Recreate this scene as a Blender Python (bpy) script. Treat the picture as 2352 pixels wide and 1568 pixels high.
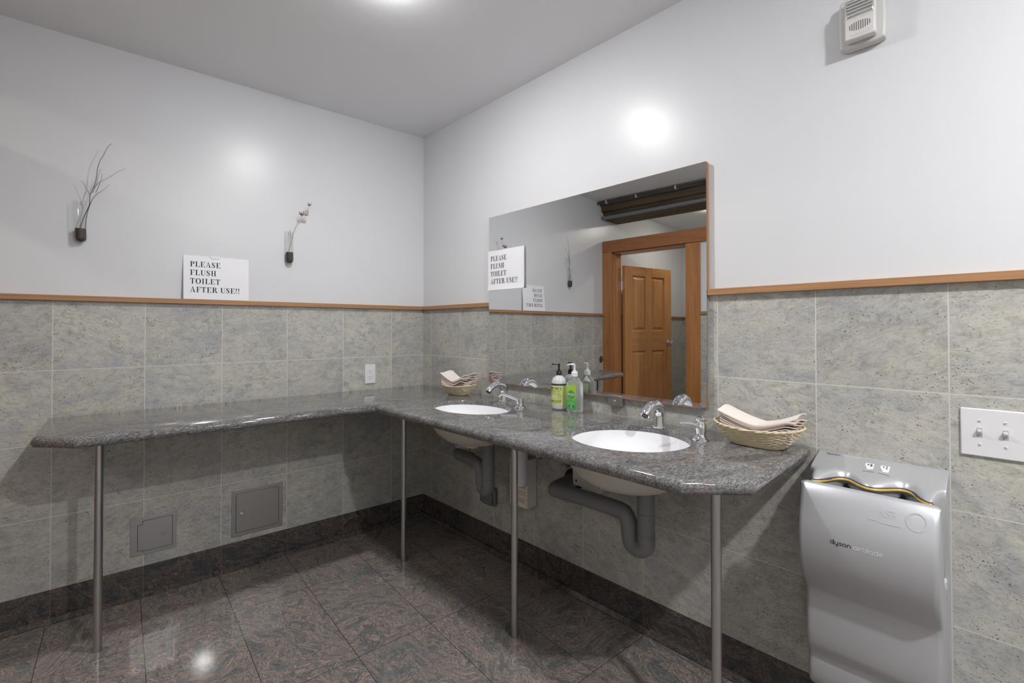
import bpy, bmesh, math, random
from mathutils import Vector, Matrix
random.seed(7)
PI = math.pi
for o in list(bpy.data.objects): bpy.data.objects.remove(o)
SC = bpy.context.scene
COL = SC.collection

# ------------------------------------------------------------------ camera
FPX, PY = 1072.52, 739.82
YAW, PITCH, ROLL = 0.69763, 0.01161, -0.00114
CAM = Vector((-1.53087, -2.73764, 1.22279))
Fv = Vector((math.sin(YAW)*math.cos(PITCH), math.cos(YAW)*math.cos(PITCH), math.sin(PITCH)))
Rv = Vector((math.cos(YAW), -math.sin(YAW), 0)); Uv = Rv.cross(Fv)
R2 = Rv*math.cos(ROLL) + Uv*math.sin(ROLL); U2 = Uv*math.cos(ROLL) - Rv*math.sin(ROLL)
cd = bpy.data.cameras.new('camera'); cam = bpy.data.objects.new('camera', cd); COL.objects.link(cam)
cd.sensor_width = 36; cd.lens = FPX*36/2352; cd.shift_y = (PY-784)/2352; cd.clip_start = .02
cam.matrix_world = Matrix(((R2.x, U2.x, -Fv.x, CAM.x), (R2.y, U2.y, -Fv.y, CAM.y), (R2.z, U2.z, -Fv.z, CAM.z), (0, 0, 0, 1)))
SC.camera = cam
# ------------------------------------------------------------------ world, light levels, exposure
w = bpy.data.worlds.new('world'); SC.world = w; w.use_nodes = True
w.node_tree.nodes['Background'].inputs[0].default_value = (.8, .82, .85, 1)
w.node_tree.nodes['Background'].inputs[1].default_value = .05
LAMP_NEAR, LAMP_BACK, LAMP_CORR = 590.0, 1300.0, 330.0
SC.view_settings.view_transform = 'Standard'; SC.view_settings.look = 'None'
SC.view_settings.gamma = 1; SC.view_settings.use_curve_mapping = False
SC.view_settings.exposure = 0.22

# ------------------------------------------------------------------ room measures
EPS = 0.06266                       # wall on the right opens 3.6 degrees past square
DB = Vector((math.sin(EPS), -math.cos(EPS), 0)); NB = Vector((-math.cos(EPS), -math.sin(EPS), 0))
ROTA, ROTB = PI, PI/2+EPS           # local x = left along the wall, y = out of the wall, z up
H = 2.479; CT = .8495; RAILT = 1.362; RAILB = 1.339; BASE = .1332; PL = -.003
def WB(s, off, z=0): return DB*s + NB*off + Vector((0, 0, z))

# ------------------------------------------------------------------ mesh helpers
class MB:
    def __init__(s): s.v = []; s.f = []; s.m = []
    def add(s, vs, fs, mi=0):
        n = len(s.v); s.v += [tuple(v) for v in vs]
        for f in fs: s.f.append([n+i for i in f]); s.m.append(mi)
        return s
    def box(s, x0, x1, y0, y1, z0, z1, mi=0):
        V = [(x, y, z) for z in (z0, z1) for y in (y0, y1) for x in (x0, x1)]
        return s.add(V, [(0, 2, 3, 1), (4, 5, 7, 6), (0, 1, 5, 4), (2, 6, 7, 3), (0, 4, 6, 2), (1, 3, 7, 5)], mi)
    def lathe(s, prof, n=32, c=(0, 0, 0), sx=1, sy=1, mi=0, a0=0, a1=2*PI):
        full = abs(a1-a0-2*PI) < 1e-6; k = n if full else n+1
        V = []
        for r, z in prof:
            for i in range(k):
                a = a0+(a1-a0)*i/n; V.append((c[0]+r*sx*math.cos(a), c[1]+r*sy*math.sin(a), c[2]+z))
        F = []
        for j in range(len(prof)-1):
            for i in range(n):
                i2 = (i+1) % k; F.append((j*k+i, j*k+i2, (j+1)*k+i2, (j+1)*k+i))
        if full:
            if prof[0][0] > 1e-6: F.append(tuple(range(k))[::-1])
            if prof[-1][0] > 1e-6: F.append(tuple(range((len(prof)-1)*k, len(prof)*k)))
        return s.add(V, F, mi)
    def tube(s, pts, rad, n=12, caps=True, mi=0, flat=1.0, closed=False):
        P = [Vector(p) for p in pts]; m = len(P)
        if not hasattr(rad, '__len__'): rad = [rad]*m
        T = []
        for i in range(m):
            if closed: t = P[(i+1) % m]-P[i-1]
            else: t = P[min(i+1, m-1)]-P[max(i-1, 0)]
            T.append(t.normalized())
        up = Vector((0, 0, 1)) if abs(T[0].z) < .9 else Vector((1, 0, 0))
        N = (up - T[0]*up.dot(T[0])).normalized(); V = []
        for i in range(m):
            N = (N - T[i]*N.dot(T[i])); N.normalize(); B = T[i].cross(N)
            for k in range(n):
                a = 2*PI*k/n; V.append(P[i]+(N*math.cos(a)*flat+B*math.sin(a))*rad[i])
        F = []; M = m if closed else m-1
        for i in range(M):
            j = (i+1) % m
            for k in range(n):
                k2 = (k+1) % n; F.append((i*n+k, i*n+k2, j*n+k2, j*n+k))
        if caps and not closed: F.append(tuple(range(n))[::-1]); F.append(tuple(range((m-1)*n, m*n)))
        return s.add(V, F, mi)
    def prism(s, poly, a0, a1, axis=0, mi=0):
        # poly of 2D points extruded along axis (0: poly is (y,z); 1: (x,z); 2: (x,y))
        def p(q, a): return (a, q[0], q[1]) if axis == 0 else ((q[0], a, q[1]) if axis == 1 else (q[0], q[1], a))
        n = len(poly); V = [p(q, a0) for q in poly]+[p(q, a1) for q in poly]
        return s.add(V, [tuple(range(n))[::-1], tuple(range(n, 2*n))]+[(i, (i+1) % n, n+(i+1) % n, n+i) for i in range(n)], mi)
    def sphere(s, c, r, n=16, m=10, sc=(1, 1, 1), mi=0):
        return s.lathe([(max(1e-7, r*math.sin(PI*j/m))*1, -r*math.cos(PI*j/m)*sc[2]) for j in range(m+1)], n, c, sc[0], sc[1], mi)
    def build(s, name, mats, parent=None, loc=None, rotz=0, bevel=0, seg=3, ang=35, recalc=True, solid=0, weld=True):
        me = bpy.data.meshes.new(name); me.from_pydata(s.v, [], s.f)
        if not isinstance(mats, (list, tuple)): mats = [mats]
        for m_ in mats: me.materials.append(m_)
        for p, mi in zip(me.polygons, s.m): p.material_index = mi
        bm = bmesh.new(); bm.from_mesh(me)
        if weld: bmesh.ops.remove_doubles(bm, verts=bm.verts, dist=1e-6)
        if recalc: bmesh.ops.recalc_face_normals(bm, faces=bm.faces)
        bm.to_mesh(me); bm.free()
        me.polygons.foreach_set('use_smooth', [True]*len(me.polygons))
        me.set_sharp_from_angle(angle=math.radians(ang)); me.update()
        o = bpy.data.objects.new(name, me); COL.objects.link(o)
        if parent: o.parent = parent
        if loc is not None: o.location = loc
        o.rotation_euler = (0, 0, rotz)
        if solid:
            md = o.modifiers.new('s', 'SOLIDIFY'); md.thickness = solid; md.offset = 0
        if bevel:
            md = o.modifiers.new('b', 'BEVEL'); md.width = bevel; md.segments = seg; md.limit_method = 'ANGLE'; md.angle_limit = math.radians(40); md.harden_normals = False
        return o
def tag(o, label=None, cat=None, group=None, kind=None):
    if label: o['label'] = label
    if cat: o['category'] = cat
    if group: o['group'] = group
    if kind: o['kind'] = kind
    return o
def thing(name, label, cat, loc, rotz=0, group=None, kind=None):
    o = bpy.data.objects.new(name, None); COL.objects.link(o); o.location = loc; o.rotation_euler = (0, 0, rotz)
    o.empty_display_size = .05
    return tag(o, label, cat, group, kind)
def onA(x, off, z): return Vector((x, -off, z))

# ------------------------------------------------------------------ materials
def srgb(r, g, b):
    f = lambda c: (c/255/12.92) if c/255 <= .04045 else ((c/255+.055)/1.055)**2.4
    return (f(r), f(g), f(b), 1)
class NT:
    def __init__(s, name):
        s.m = bpy.data.materials.new(name); s.m.use_nodes = True; s.t = s.m.node_tree; s.b = s.t.nodes['Principled BSDF']
        s.out = s.t.nodes['Material Output']
    def n(s, typ, **kw):
        nd = s.t.nodes.new(typ)
        for k, v in kw.items(): setattr(nd, k, v)
        return nd
    def l(s, a, b): s.t.links.new(a, b); return s
    def val(s, x):
        if isinstance(x, (int, float)): return None
        return x
    def math(s, op, a, b=None, c=None):
        nd = s.n('ShaderNodeMath', operation=op)
        for i, x in enumerate((a, b, c)):
            if x is None: continue
            if isinstance(x, (int, float)): nd.inputs[i].default_value = x
            else: s.l(x, nd.inputs[i])
        return nd.outputs[0]
    def mix(s, f, a, b, bl='MIX'):
        nd = s.n('ShaderNodeMix', data_type='RGBA', blend_type=bl)
        for i, x in ((0, f), (6, a), (7, b)):
            if isinstance(x, (int, float, tuple)): nd.inputs[i].default_value = x
            else: s.l(x, nd.inputs[i])
        return nd.outputs[2]
    def ramp(s, f, stops, interp='LINEAR'):
        nd = s.n('ShaderNodeValToRGB'); cr = nd.color_ramp; cr.interpolation = interp
        while len(cr.elements) < len(stops): cr.elements.new(.5)
        for e, (p, c) in zip(cr.elements, stops): e.position = p; e.color = c if len(c) == 4 else (*c, 1)
        s.l(f, nd.inputs[0]); return nd.outputs[0]
    def noise(s, vec, scale, detail=4, rough=.55, dist=0):
        nd = s.n('ShaderNodeTexNoise'); nd.inputs['Scale'].default_value = scale; nd.inputs['Detail'].default_value = detail
        nd.inputs['Roughness'].default_value = rough; nd.inputs['Distortion'].default_value = dist
        s.l(vec, nd.inputs['Vector']); return nd
    def mapping(s, vec, loc=(0, 0, 0), rot=(0, 0, 0), sc=(1, 1, 1)):
        nd = s.n('ShaderNodeMapping'); nd.inputs[1].default_value = loc; nd.inputs[2].default_value = rot; nd.inputs[3].default_value = sc
        s.l(vec, nd.inputs[0]); return nd.outputs[0]
    def vadd(s, a, b, op='ADD'):
        nd = s.n('ShaderNodeVectorMath', operation=op)
        for i, x in enumerate((a, b)):
            if isinstance(x, tuple): nd.inputs[i].default_value = x
            else: s.l(x, nd.inputs[i])
        return nd.outputs[0]
    def bump(s, h, strength=.2, dist=.002):
        nd = s.n('ShaderNodeBump'); nd.inputs['Strength'].default_value = strength; nd.inputs['Distance'].default_value = dist
        s.l(h, nd.inputs['Height']); s.l(nd.outputs[0], s.b.inputs['Normal'])
def plain(name, col, rough=.5, metal=0, noise=0, nscale=40, bump=0, spec=.5, **kw):
    t = NT(name); b = t.b; b.inputs['Roughness'].default_value = rough; b.inputs['Metallic'].default_value = metal
    b.inputs['Specular IOR Level'].default_value = spec
    co = t.n('ShaderNodeTexCoord').outputs['Object']
    nz = t.noise(co, nscale, 3)
    if noise:
        c = t.mix(nz.outputs[0], tuple(x*(1-noise) for x in col[:3])+(1,), tuple(min(1, x*(1+noise)) for x in col[:3])+(1,)); t.l(c, b.inputs['Base Color'])
    else: b.inputs['Base Color'].default_value = col
    if bump: t.bump(nz.outputs[0], bump, .001)
    for k, v in kw.items(): b.inputs[k.replace('_', ' ')].default_value = v
    return t.m
def grid_ids(t, u, v, u0, v0, wu, wv, g):
    fu = t.math('DIVIDE', t.math('SUBTRACT', u, u0), wu); fv = t.math('DIVIDE', t.math('SUBTRACT', v, v0), wv)
    iu = t.math('FLOOR', fu); iv = t.math('FLOOR', fv)
    du = t.math('ABSOLUTE', t.math('SUBTRACT', t.math('FRACT', fu), .5)); dv = t.math('ABSOLUTE', t.math('SUBTRACT', t.math('FRACT', fv), .5))
    gu = t.math('GREATER_THAN', du, .5-g/2/wu); gv = t.math('GREATER_THAN', dv, .5-g/2/wv)
    return iu, iv, t.math('MAXIMUM', gu, gv)
def tile_mat(name, sign, u0):
    """pale speckled granite tile, 305 mm square, light grout"""
    t = NT(name); tc = t.n('ShaderNodeTexCoord').outputs['Object']; sp = t.n('ShaderNodeSeparateXYZ'); t.l(tc, sp.inputs[0])
    u = t.math('MULTIPLY', sp.outputs[0], sign); z = sp.outputs[2]
    iu, iv, gm = grid_ids(t, u, z, u0, 1.0459, .305, .3054, .0032)
    cmb = t.n('ShaderNodeCombineXYZ'); t.l(iu, cmb.inputs[0]); t.l(iv, cmb.inputs[1]); cmb.inputs[2].default_value = u0*7
    wn = t.n('ShaderNodeTexWhiteNoise', noise_dimensions='3D'); t.l(cmb.outputs[0], wn.inputs['Vector'])
    offs = t.n('ShaderNodeVectorMath', operation='SCALE'); t.l(wn.outputs['Color'], offs.inputs[0]); offs.inputs['Scale'].default_value = 9
    vr = t.n('ShaderNodeVectorRotate', rotation_type='Y_AXIS'); t.l(tc, vr.inputs['Vector'])
    t.l(t.math('MULTIPLY', t.math('SUBTRACT', wn.outputs['Value'], .5), .9), vr.inputs['Angle'])
    p = t.vadd(vr.outputs[0], offs.outputs[0])
    big = t.noise(t.mapping(p, sc=(1, 1, 1.9)), 5.2, 5, .6, .9)
    blot = t.ramp(big.outputs[0], [(.36, (0, 0, 0)), (.6, (1, 1, 1))])
    c = t.mix(blot, srgb(172, 173, 178), srgb(196, 195, 183))
    mid = t.noise(t.mapping(p, loc=(7, 3, 5), rot=(0, .5, 0), sc=(1, 1, 1.6)), 26, 5, .7, .8)
    c = t.mix(t.ramp(mid.outputs[0], [(.34, (.8, .8, .8)), (.56, (0, 0, 0))]), c, srgb(148, 148, 144))
    wrm = t.noise(t.mapping(p, loc=(1, 8, 2)), 7, 4, .65, .5)
    c = t.mix(t.ramp(wrm.outputs[0], [(.50, (0, 0, 0)), (.70, (.6, .6, .6))]), c, srgb(188, 184, 180))
    big2 = t.noise(t.mapping(p, loc=(3, 1, 2)), 9, 4, .6, .6)
    c = t.mix(t.ramp(big2.outputs[0], [(.42, (0, 0, 0)), (.74, (.6, .6, .6))]), c, srgb(200, 197, 186))
    st = t.noise(t.mapping(p, rot=(0, .5, 0), sc=(34, 30, 110)), 1.0, 5, .75, 1.6)
    c = t.mix(t.ramp(st.outputs[0], [(.3, (.55, .55, .55)), (.5, (0, 0, 0))]), c, srgb(118, 120, 116))
    fine = t.noise(t.mapping(p, rot=(0, .4, 0), sc=(1, 1, 1.7)), 190, 3, .8)
    c = t.mix(t.ramp(fine.outputs[0], [(.30, (.7, .7, .7)), (.44, (0, 0, 0)), (.6, (0, 0, 0)), (.75, (.35, .35, .35))]), c, srgb(140, 138, 124))
    # dark mineral flecks, two sizes, warped so that none is round
    warp = t.noise(p, 60, 2); pw = t.vadd(p, t.vadd(t.vadd(warp.outputs['Color'], (.5, .5, .5), 'SUBTRACT'), (.012, .012, .012), 'MULTIPLY'))
    clus = t.ramp(t.noise(t.mapping(p, loc=(2, 2, 9)), 13, 3, .6).outputs[0], [(.38, (.35, .35, .35)), (.62, (1, 1, 1))])
    for scl, gate, rad, col in ((280, .80, .30, srgb(112, 110, 98)), (125, .93, .13, srgb(66, 44, 44)), (190, .86, .20, srgb(70, 68, 60))):
        vo = t.n('ShaderNodeTexVoronoi'); vo.inputs['Scale'].default_value = scl; t.l(t.mapping(pw, rot=(0, .5, 0), sc=(.75, 1, 1.25)), vo.inputs['Vector'])
        sx = t.n('ShaderNodeSeparateXYZ'); t.l(vo.outputs['Color'], sx.inputs[0])
        on = t.math('MULTIPLY', t.math('GREATER_THAN', sx.outputs[0], gate), t.math('LESS_THAN', vo.outputs['Distance'], t.math('MULTIPLY', t.math('MULTIPLY', sx.outputs[1], clus), rad*2.0)))
        c = t.mix(t.math('MULTIPLY', on, .85), c, col)
    hs = t.n('ShaderNodeHueSaturation'); t.l(c, hs.inputs['Color']); t.l(t.math('ADD', t.math('MULTIPLY', wn.outputs['Value'], .13), .93), hs.inputs['Value'])
    c = t.mix(gm, hs.outputs[0], srgb(200, 199, 192)); t.l(c, t.b.inputs['Base Color'])
    t.l(t.math('ADD', t.math('MULTIPLY', gm, .5), .09), t.b.inputs['Roughness'])
    t.bump(t.math('SUBTRACT', 1, gm), .35, .0008)
    return t.m
def granite(name, mode, sign=1, u0=0):
    """dark veined granite; mode: floor / base / counter"""
    t = NT(name); tc = t.n('ShaderNodeTexCoord').outputs['Object']; sp = t.n('ShaderNodeSeparateXYZ'); t.l(tc, sp.inputs[0])
    gm = None
    if mode == 'floor':
        # running bond: 0.305 wide rows of 0.61 long slabs
        iu = t.math('FLOOR', t.math('DIVIDE', t.math('ADD', sp.outputs[0], .2350), .305))
        sh = t.math('MULTIPLY', t.math('ABSOLUTE', t.math('MODULO', iu, 2)), 0)
        iu, iv, gm = grid_ids(t, sp.outputs[0], t.math('ADD', sp.outputs[1], sh), -.235, -.42, .305, .61, .0022)
    elif mode == 'base':
        iu, iv, gm = grid_ids(t, t.math('MULTIPLY', sp.outputs[0], sign), sp.outputs[2], u0, -.5, .305, 2, .002)
    if gm is not None:
        cmb = t.n('ShaderNodeCombineXYZ'); t.l(iu, cmb.inputs[0]); t.l(iv, cmb.inputs[1]); cmb.inputs[2].default_value = 3.3+u0
        wn = t.n('ShaderNodeTexWhiteNoise', noise_dimensions='3D'); t.l(cmb.outputs[0], wn.inputs['Vector'])
        of = t.n('ShaderNodeVectorMath', operation='SCALE'); t.l(wn.outputs['Color'], of.inputs[0]); of.inputs['Scale'].default_value = 7
        vr = t.n('ShaderNodeVectorRotate', rotation_type='Z_AXIS' if mode == 'floor' else 'Y_AXIS'); t.l(tc, vr.inputs['Vector'])
        t.l(t.math('MULTIPLY', wn.outputs['Value'], 2.2 if mode == 'floor' else .8), vr.inputs['Angle'])
        p = t.vadd(vr.outputs[0], of.outputs[0])
    else: p = t.mapping(tc, rot=(0, 0, .25))
    if mode == 'counter':
        a = t.noise(t.mapping(p, sc=(1, 1, 1)), 2.6, 3, .5, .4)
        pw = t.vadd(p, t.vadd(t.vadd(a.outputs['Color'], (.5, .5, .5), 'SUBTRACT'), (.12, .12, .12), 'MULTIPLY'))
        s1 = t.noise(t.mapping(pw, sc=(70, 240, 240)), 1, 7, .8, .3)
        c = t.ramp(s1.outputs[0], [(.34, srgb(38, 38, 39)), (.46, srgb(90, 90, 92)), (.55, srgb(128, 128, 127)), (.66, srgb(184, 184, 180))])
        s2 = t.noise(t.mapping(pw, loc=(5, 2, 1), sc=(9, 40, 40)), 1, 5, .7, .4)
        c = t.mix(t.ramp(s2.outputs[0], [(.52, (0, 0, 0)), (.68, (.5, .5, .5))]), c, srgb(132, 104, 104))
        s3 = t.noise(t.mapping(pw, loc=(1, 9, 1), sc=(5, 22, 22)), 1, 5, .7, .4)
        c = t.mix(t.ramp(s3.outputs[0], [(.35, (.6, .6, .6)), (.5, (0, 0, 0))]), c, srgb(56, 56, 60))
        fl = t.noise(pw, 420, 2, .8); c = t.mix(t.ramp(fl.outputs[0], [(.56, (0, 0, 0)), (.72, (.6, .6, .6))]), c, srgb(168, 165, 162))
        t.b.inputs['Roughness'].default_value = .05
    else:
        a = t.noise(p, 2.0, 2, .5, .8)
        pw = t.vadd(p, t.vadd(t.vadd(a.outputs['Color'], (.5, .5, .5), 'SUBTRACT'), (.55, .55, .55), 'MULTIPLY'))
        b2 = t.noise(pw, 7, 3, .5, .5)
        pw2 = t.vadd(pw, t.vadd(t.vadd(b2.outputs['Color'], (.5, .5, .5), 'SUBTRACT'), (.09, .09, .09), 'MULTIPLY'))
        s1 = t.noise(t.mapping(pw2, sc=(1, 3.6, 3.0)), 8, 7, .70, .5)
        c = t.ramp(s1.outputs[0], [(.30, srgb(50, 52, 52)), (.38, srgb(104, 108, 110)), (.42, srgb(58, 58, 58)), (.455, srgb(128, 126, 124)), (.485, srgb(70, 68, 66)), (.515, srgb(190, 162, 148)), (.545, srgb(84, 80, 78)), (.575, srgb(134, 132, 132)), (.605, srgb(66, 64, 64)), (.65, srgb(196, 166, 150)), (.70, srgb(104, 104, 104)), (.78, srgb(176, 178, 182))])
        gr = t.noise(t.mapping(pw2, loc=(4, 4, 4), sc=(1, 3.2, 2.6)), 62, 4, .75, .6)
        c = t.mix(t.ramp(gr.outputs[0], [(.36, (.85, .85, .85)), (.5, (0, 0, 0))]), c, srgb(48, 50, 50))
        c = t.mix(t.ramp(gr.outputs[0], [(.54, (0, 0, 0)), (.70, (.6, .6, .6))]), c, srgb(168, 158, 150))
        s4 = t.noise(t.mapping(pw, loc=(8, 1, 1)), 4, 4, .6, .6)
        c = t.mix(t.ramp(s4.outputs[0], [(.54, (0, 0, 0)), (.70, (.5, .5, .5))]), c, srgb(96, 100, 108))
        if mode == 'base': c = t.mix(.6, c, srgb(40, 41, 43))
        c = t.mix(.12, c, srgb(200, 196, 194)) if mode == 'floor' else c
        c = t.mix(gm, c, srgb(52, 48, 46) if mode == 'floor' else srgb(120, 104, 92))
        t.b.inputs['Roughness'].default_value = .055 if mode == 'floor' else .12
    t.l(c, t.b.inputs['Base Color'])
    return t.m
def wood(name, c1, c2, axis, rough=.35, scale=1):
    t = NT(name); tc = t.n('ShaderNodeTexCoord').outputs['Object']
    sc = [22*scale]*3; sc[axis] = 1.3*scale
    a = t.noise(t.mapping(tc, sc=tuple(sc)), 1, 4, .6, .8)
    sc2 = [160*scale]*3; sc2[axis] = 4*scale
    b = t.noise(t.mapping(tc, sc=tuple(sc2)), 1, 3, .6)
    c = t.mix(t.ramp(a.outputs[0], [(.3, (0, 0, 0)), (.7, (1, 1, 1))]), c1, c2)
    c = t.mix(t.ramp(b.outputs[0], [(.35, (.45, .45, .45)), (.6, (0, 0, 0))]), c, tuple(x*.55 for x in c1[:3])+(1,))
    t.l(c, t.b.inputs['Base Color']); t.b.inputs['Roughness'].default_value = rough
    return t.m
def brushed(name, col, rough, axis=2):
    t = NT(name); tc = t.n('ShaderNodeTexCoord').outputs['Object']; sc = [500]*3; sc[axis] = 8
    a = t.noise(t.mapping(tc, sc=tuple(sc)), 1, 3, .6)
    c = t.mix(a.outputs[0], tuple(x*.8 for x in col[:3])+(1,), col); t.l(c, t.b.inputs['Base Color'])
    t.b.inputs['Metallic'].default_value = 1
    t.l(t.math('ADD', t.math('MULTIPLY', a.outputs[0], .15), rough), t.b.inputs['Roughness'])
    return t.m
def clear(name, tint=(.985, .99, .99, 1)):
    t = NT(name); t.t.nodes.remove(t.b)
    tr = t.n('ShaderNodeBsdfTransparent'); tr.inputs[0].default_value = tint
    gl = t.n('ShaderNodeBsdfGlossy'); gl.inputs['Roughness'].default_value = .03
    lw = t.n('ShaderNodeLayerWeight'); lw.inputs[0].default_value = .5
    fr = t.math('ADD', t.math('MULTIPLY', t.math('POWER', lw.outputs['Facing'], 4.0), .5), .03)
    mx = t.n('ShaderNodeMixShader'); t.l(fr, mx.inputs[0]); t.l(tr.outputs[0], mx.inputs[1]); t.l(gl.outputs[0], mx.inputs[2]); t.l(mx.outputs[0], t.out.inputs[0])
    return t.m
def emitter(name, col, st):
    t = NT(name); t.b.inputs['Base Color'].default_value = (1, 1, 1, 1); t.b.inputs['Emission Color'].default_value = col; t.b.inputs['Emission Strength'].default_value = st
    return t.m
M = {}
def paint_mat():
    t = NT('wall_paint'); tc = t.n('ShaderNodeTexCoord').outputs['Object']
    a = t.noise(tc, 2.2, 3); c = t.mix(a.outputs[0], srgb(213, 214, 217), srgb(217, 218, 221)); t.l(c, t.b.inputs['Base Color'])
    o = t.noise(tc, 190, 2, .5); t.bump(o.outputs[0], .10, .0012); t.b.inputs['Roughness'].default_value = .31
    t.b.inputs['Specular IOR Level'].default_value = .32
    return t.m
M['paint'] = paint_mat()
M['ceil'] = plain('ceiling_paint', srgb(240, 241, 243), .6, noise=.01, nscale=3, spec=.3)
M['tileA'] = tile_mat('granite_tile_left', 1, .2238); M['tileB'] = tile_mat('granite_tile_right', -1, .0963)
M['baseA'] = granite('granite_base_left', 'base', 1, .2238); M['baseB'] = granite('granite_base_right', 'base', -1, .0963)
M['floor'] = granite('granite_floor', 'floor'); M['counter'] = granite('granite_counter', 'counter')
M['rail'] = wood('rail_wood', srgb(166, 122, 84), srgb(178, 134, 94), 0, .4)
M['fir'] = wood('fir_wood', srgb(170, 112, 66), srgb(196, 138, 84), 2, .28); M['firh'] = wood('fir_wood_cross', srgb(156, 100, 62), srgb(176, 118, 74), 1, .28)
M['firl'] = wood('fir_wood_leaf', srgb(190, 132, 80), srgb(208, 152, 96), 2, .22)
M['beam'] = wood('old_beam_wood', srgb(72, 60, 48), srgb(112, 98, 72), 1, .8, 1.0)
M['chrome'] = plain('chrome', (.82, .82, .84, 1), .06, 1); M['steel'] = brushed('brushed_steel', (.60, .60, .60, 1), .26, 2)
M['steelp'] = brushed('panel_steel', (.52, .52, .52, 1), .30, 0); M['steeld'] = brushed('panel_steel_dark', (.46, .45, .44, 1), .38, 2)
M['porc'] = plain('porcelain', srgb(240, 240, 242), .08, 0, noise=.005, Coat_Weight=.5); M['porco'] = plain('unglazed_porcelain', srgb(196, 190, 178), .5, 0, noise=.05, nscale=12)
M['pipe'] = plain('grey_pipe_wrap', srgb(122, 123, 124), .55, noise=.08, nscale=30, bump=.1)
M['white'] = plain('white_plastic', srgb(228, 227, 230), .3); M['offwhite'] = plain('offwhite_plastic', srgb(214, 210, 204), .4)
M['dark'] = plain('black_plastic', srgb(28, 28, 32), .35); M['rubber'] = plain('dark_rubber', srgb(54, 56, 60), .5)
M['greyp'] = plain('grey_plastic', srgb(108, 112, 114), .4); M['ink'] = plain('black_ink', srgb(24, 24, 26), .6); M['greyink'] = plain('grey_ink', srgb(108, 104, 100), .6)
M['paper'] = plain('paper', srgb(236, 236, 240), .6, noise=.01); M['towel'] = plain('towel_paper', srgb(214, 198, 190), .85, noise=.04, nscale=70, bump=.15)
M['wicker'] = plain('wicker', srgb(222, 208, 176), .55, noise=.22, nscale=60); M['soil'] = plain('brown_fill', srgb(58, 48, 42), .6, noise=.3, nscale=300)
M['twig'] = plain('twig', srgb(104, 84, 74), .7, noise=.3, nscale=120); M['straw'] = plain('dried_stem', srgb(186, 166, 140), .7, noise=.2, nscale=120); M['pod'] = plain('seed_pod', srgb(110, 98, 92), .7, noise=.2, nscale=200)
M['glass'] = clear('clear_glass'); M['plaster'] = plain('rough_filler', srgb(205, 196, 190), .7, noise=.05)
M['silver'] = plain('silver_paint', (.56, .57, .595, 1), .38, .5, noise=.01, nscale=900); M['seal'] = plain('ochre_seal', srgb(206, 168, 84), .4)
M['alarm'] = plain('alarm_plastic', srgb(204, 204, 200), .45); M['alarmw'] = plain('alarm_cover', srgb(212, 210, 210), .4)

# ------------------------------------------------------------------ lettering
def poly_text(txt, size=1.0, offset=0.0, spacing=1.0):
    c = bpy.data.curves.new('t', 'FONT'); c.body = txt; c.size = size; c.offset = offset; c.space_character = spacing; c.resolution_u = 3
    o = bpy.data.objects.new('t', c); COL.objects.link(o)
    dg = bpy.context.evaluated_depsgraph_get(); dg.update(); me = o.evaluated_get(dg).to_mesh()
    V = [(v.co.x, v.co.y) for v in me.vertices]; F = [tuple(p.vertices) for p in me.polygons]
    o.evaluated_get(dg).to_mesh_clear(); bpy.data.objects.remove(o); bpy.data.curves.remove(c)
    return V, F
def fit_text(txt, w, h, **k):
    V, F = poly_text(txt, 1, **k); x0 = min(v[0] for v in V); x1 = max(v[0] for v in V); y0 = min(v[1] for v in V); y1 = max(v[1] for v in V)
    return [((v[0]-x0)/(x1-x0)*w, (v[1]-y0)/(y1-y0)*h) for v in V], F
def arc(cx, cy, rx, ry, ix, iy, a0, a1, n=14):
    P = []; 
    for i in range(n+1):
        a = math.radians(a0+(a1-a0)*i/n); P.append(((cx+rx*math.cos(a), cy+ry*math.sin(a)), (cx+ix*math.cos(a), cy+iy*math.sin(a))))
    return [[P[i][0], P[i+1][0], P[i+1][1], P[i][1]] for i in range(n)]
def rc(a, b, c, d): return [[(a, b), (c, b), (c, d), (a, d)]]
def band(pts):   # (x,y,halfwidth) ribbon along a path
    out = []; n = len(pts); L = []
    for i in range(n):
        a = pts[max(0, i-1)]; b = pts[min(n-1, i+1)]; dx, dy = b[0]-a[0], b[1]-a[1]; l = math.hypot(dx, dy) or 1
        L.append(((pts[i][0]-dy/l*pts[i][2], pts[i][1]+dx/l*pts[i][2]), (pts[i][0]+dy/l*pts[i][2], pts[i][1]-dx/l*pts[i][2])))
    return [[L[i][0], L[i+1][0], L[i+1][1], L[i][1]] for i in range(n-1)]
S_ = .05
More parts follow.
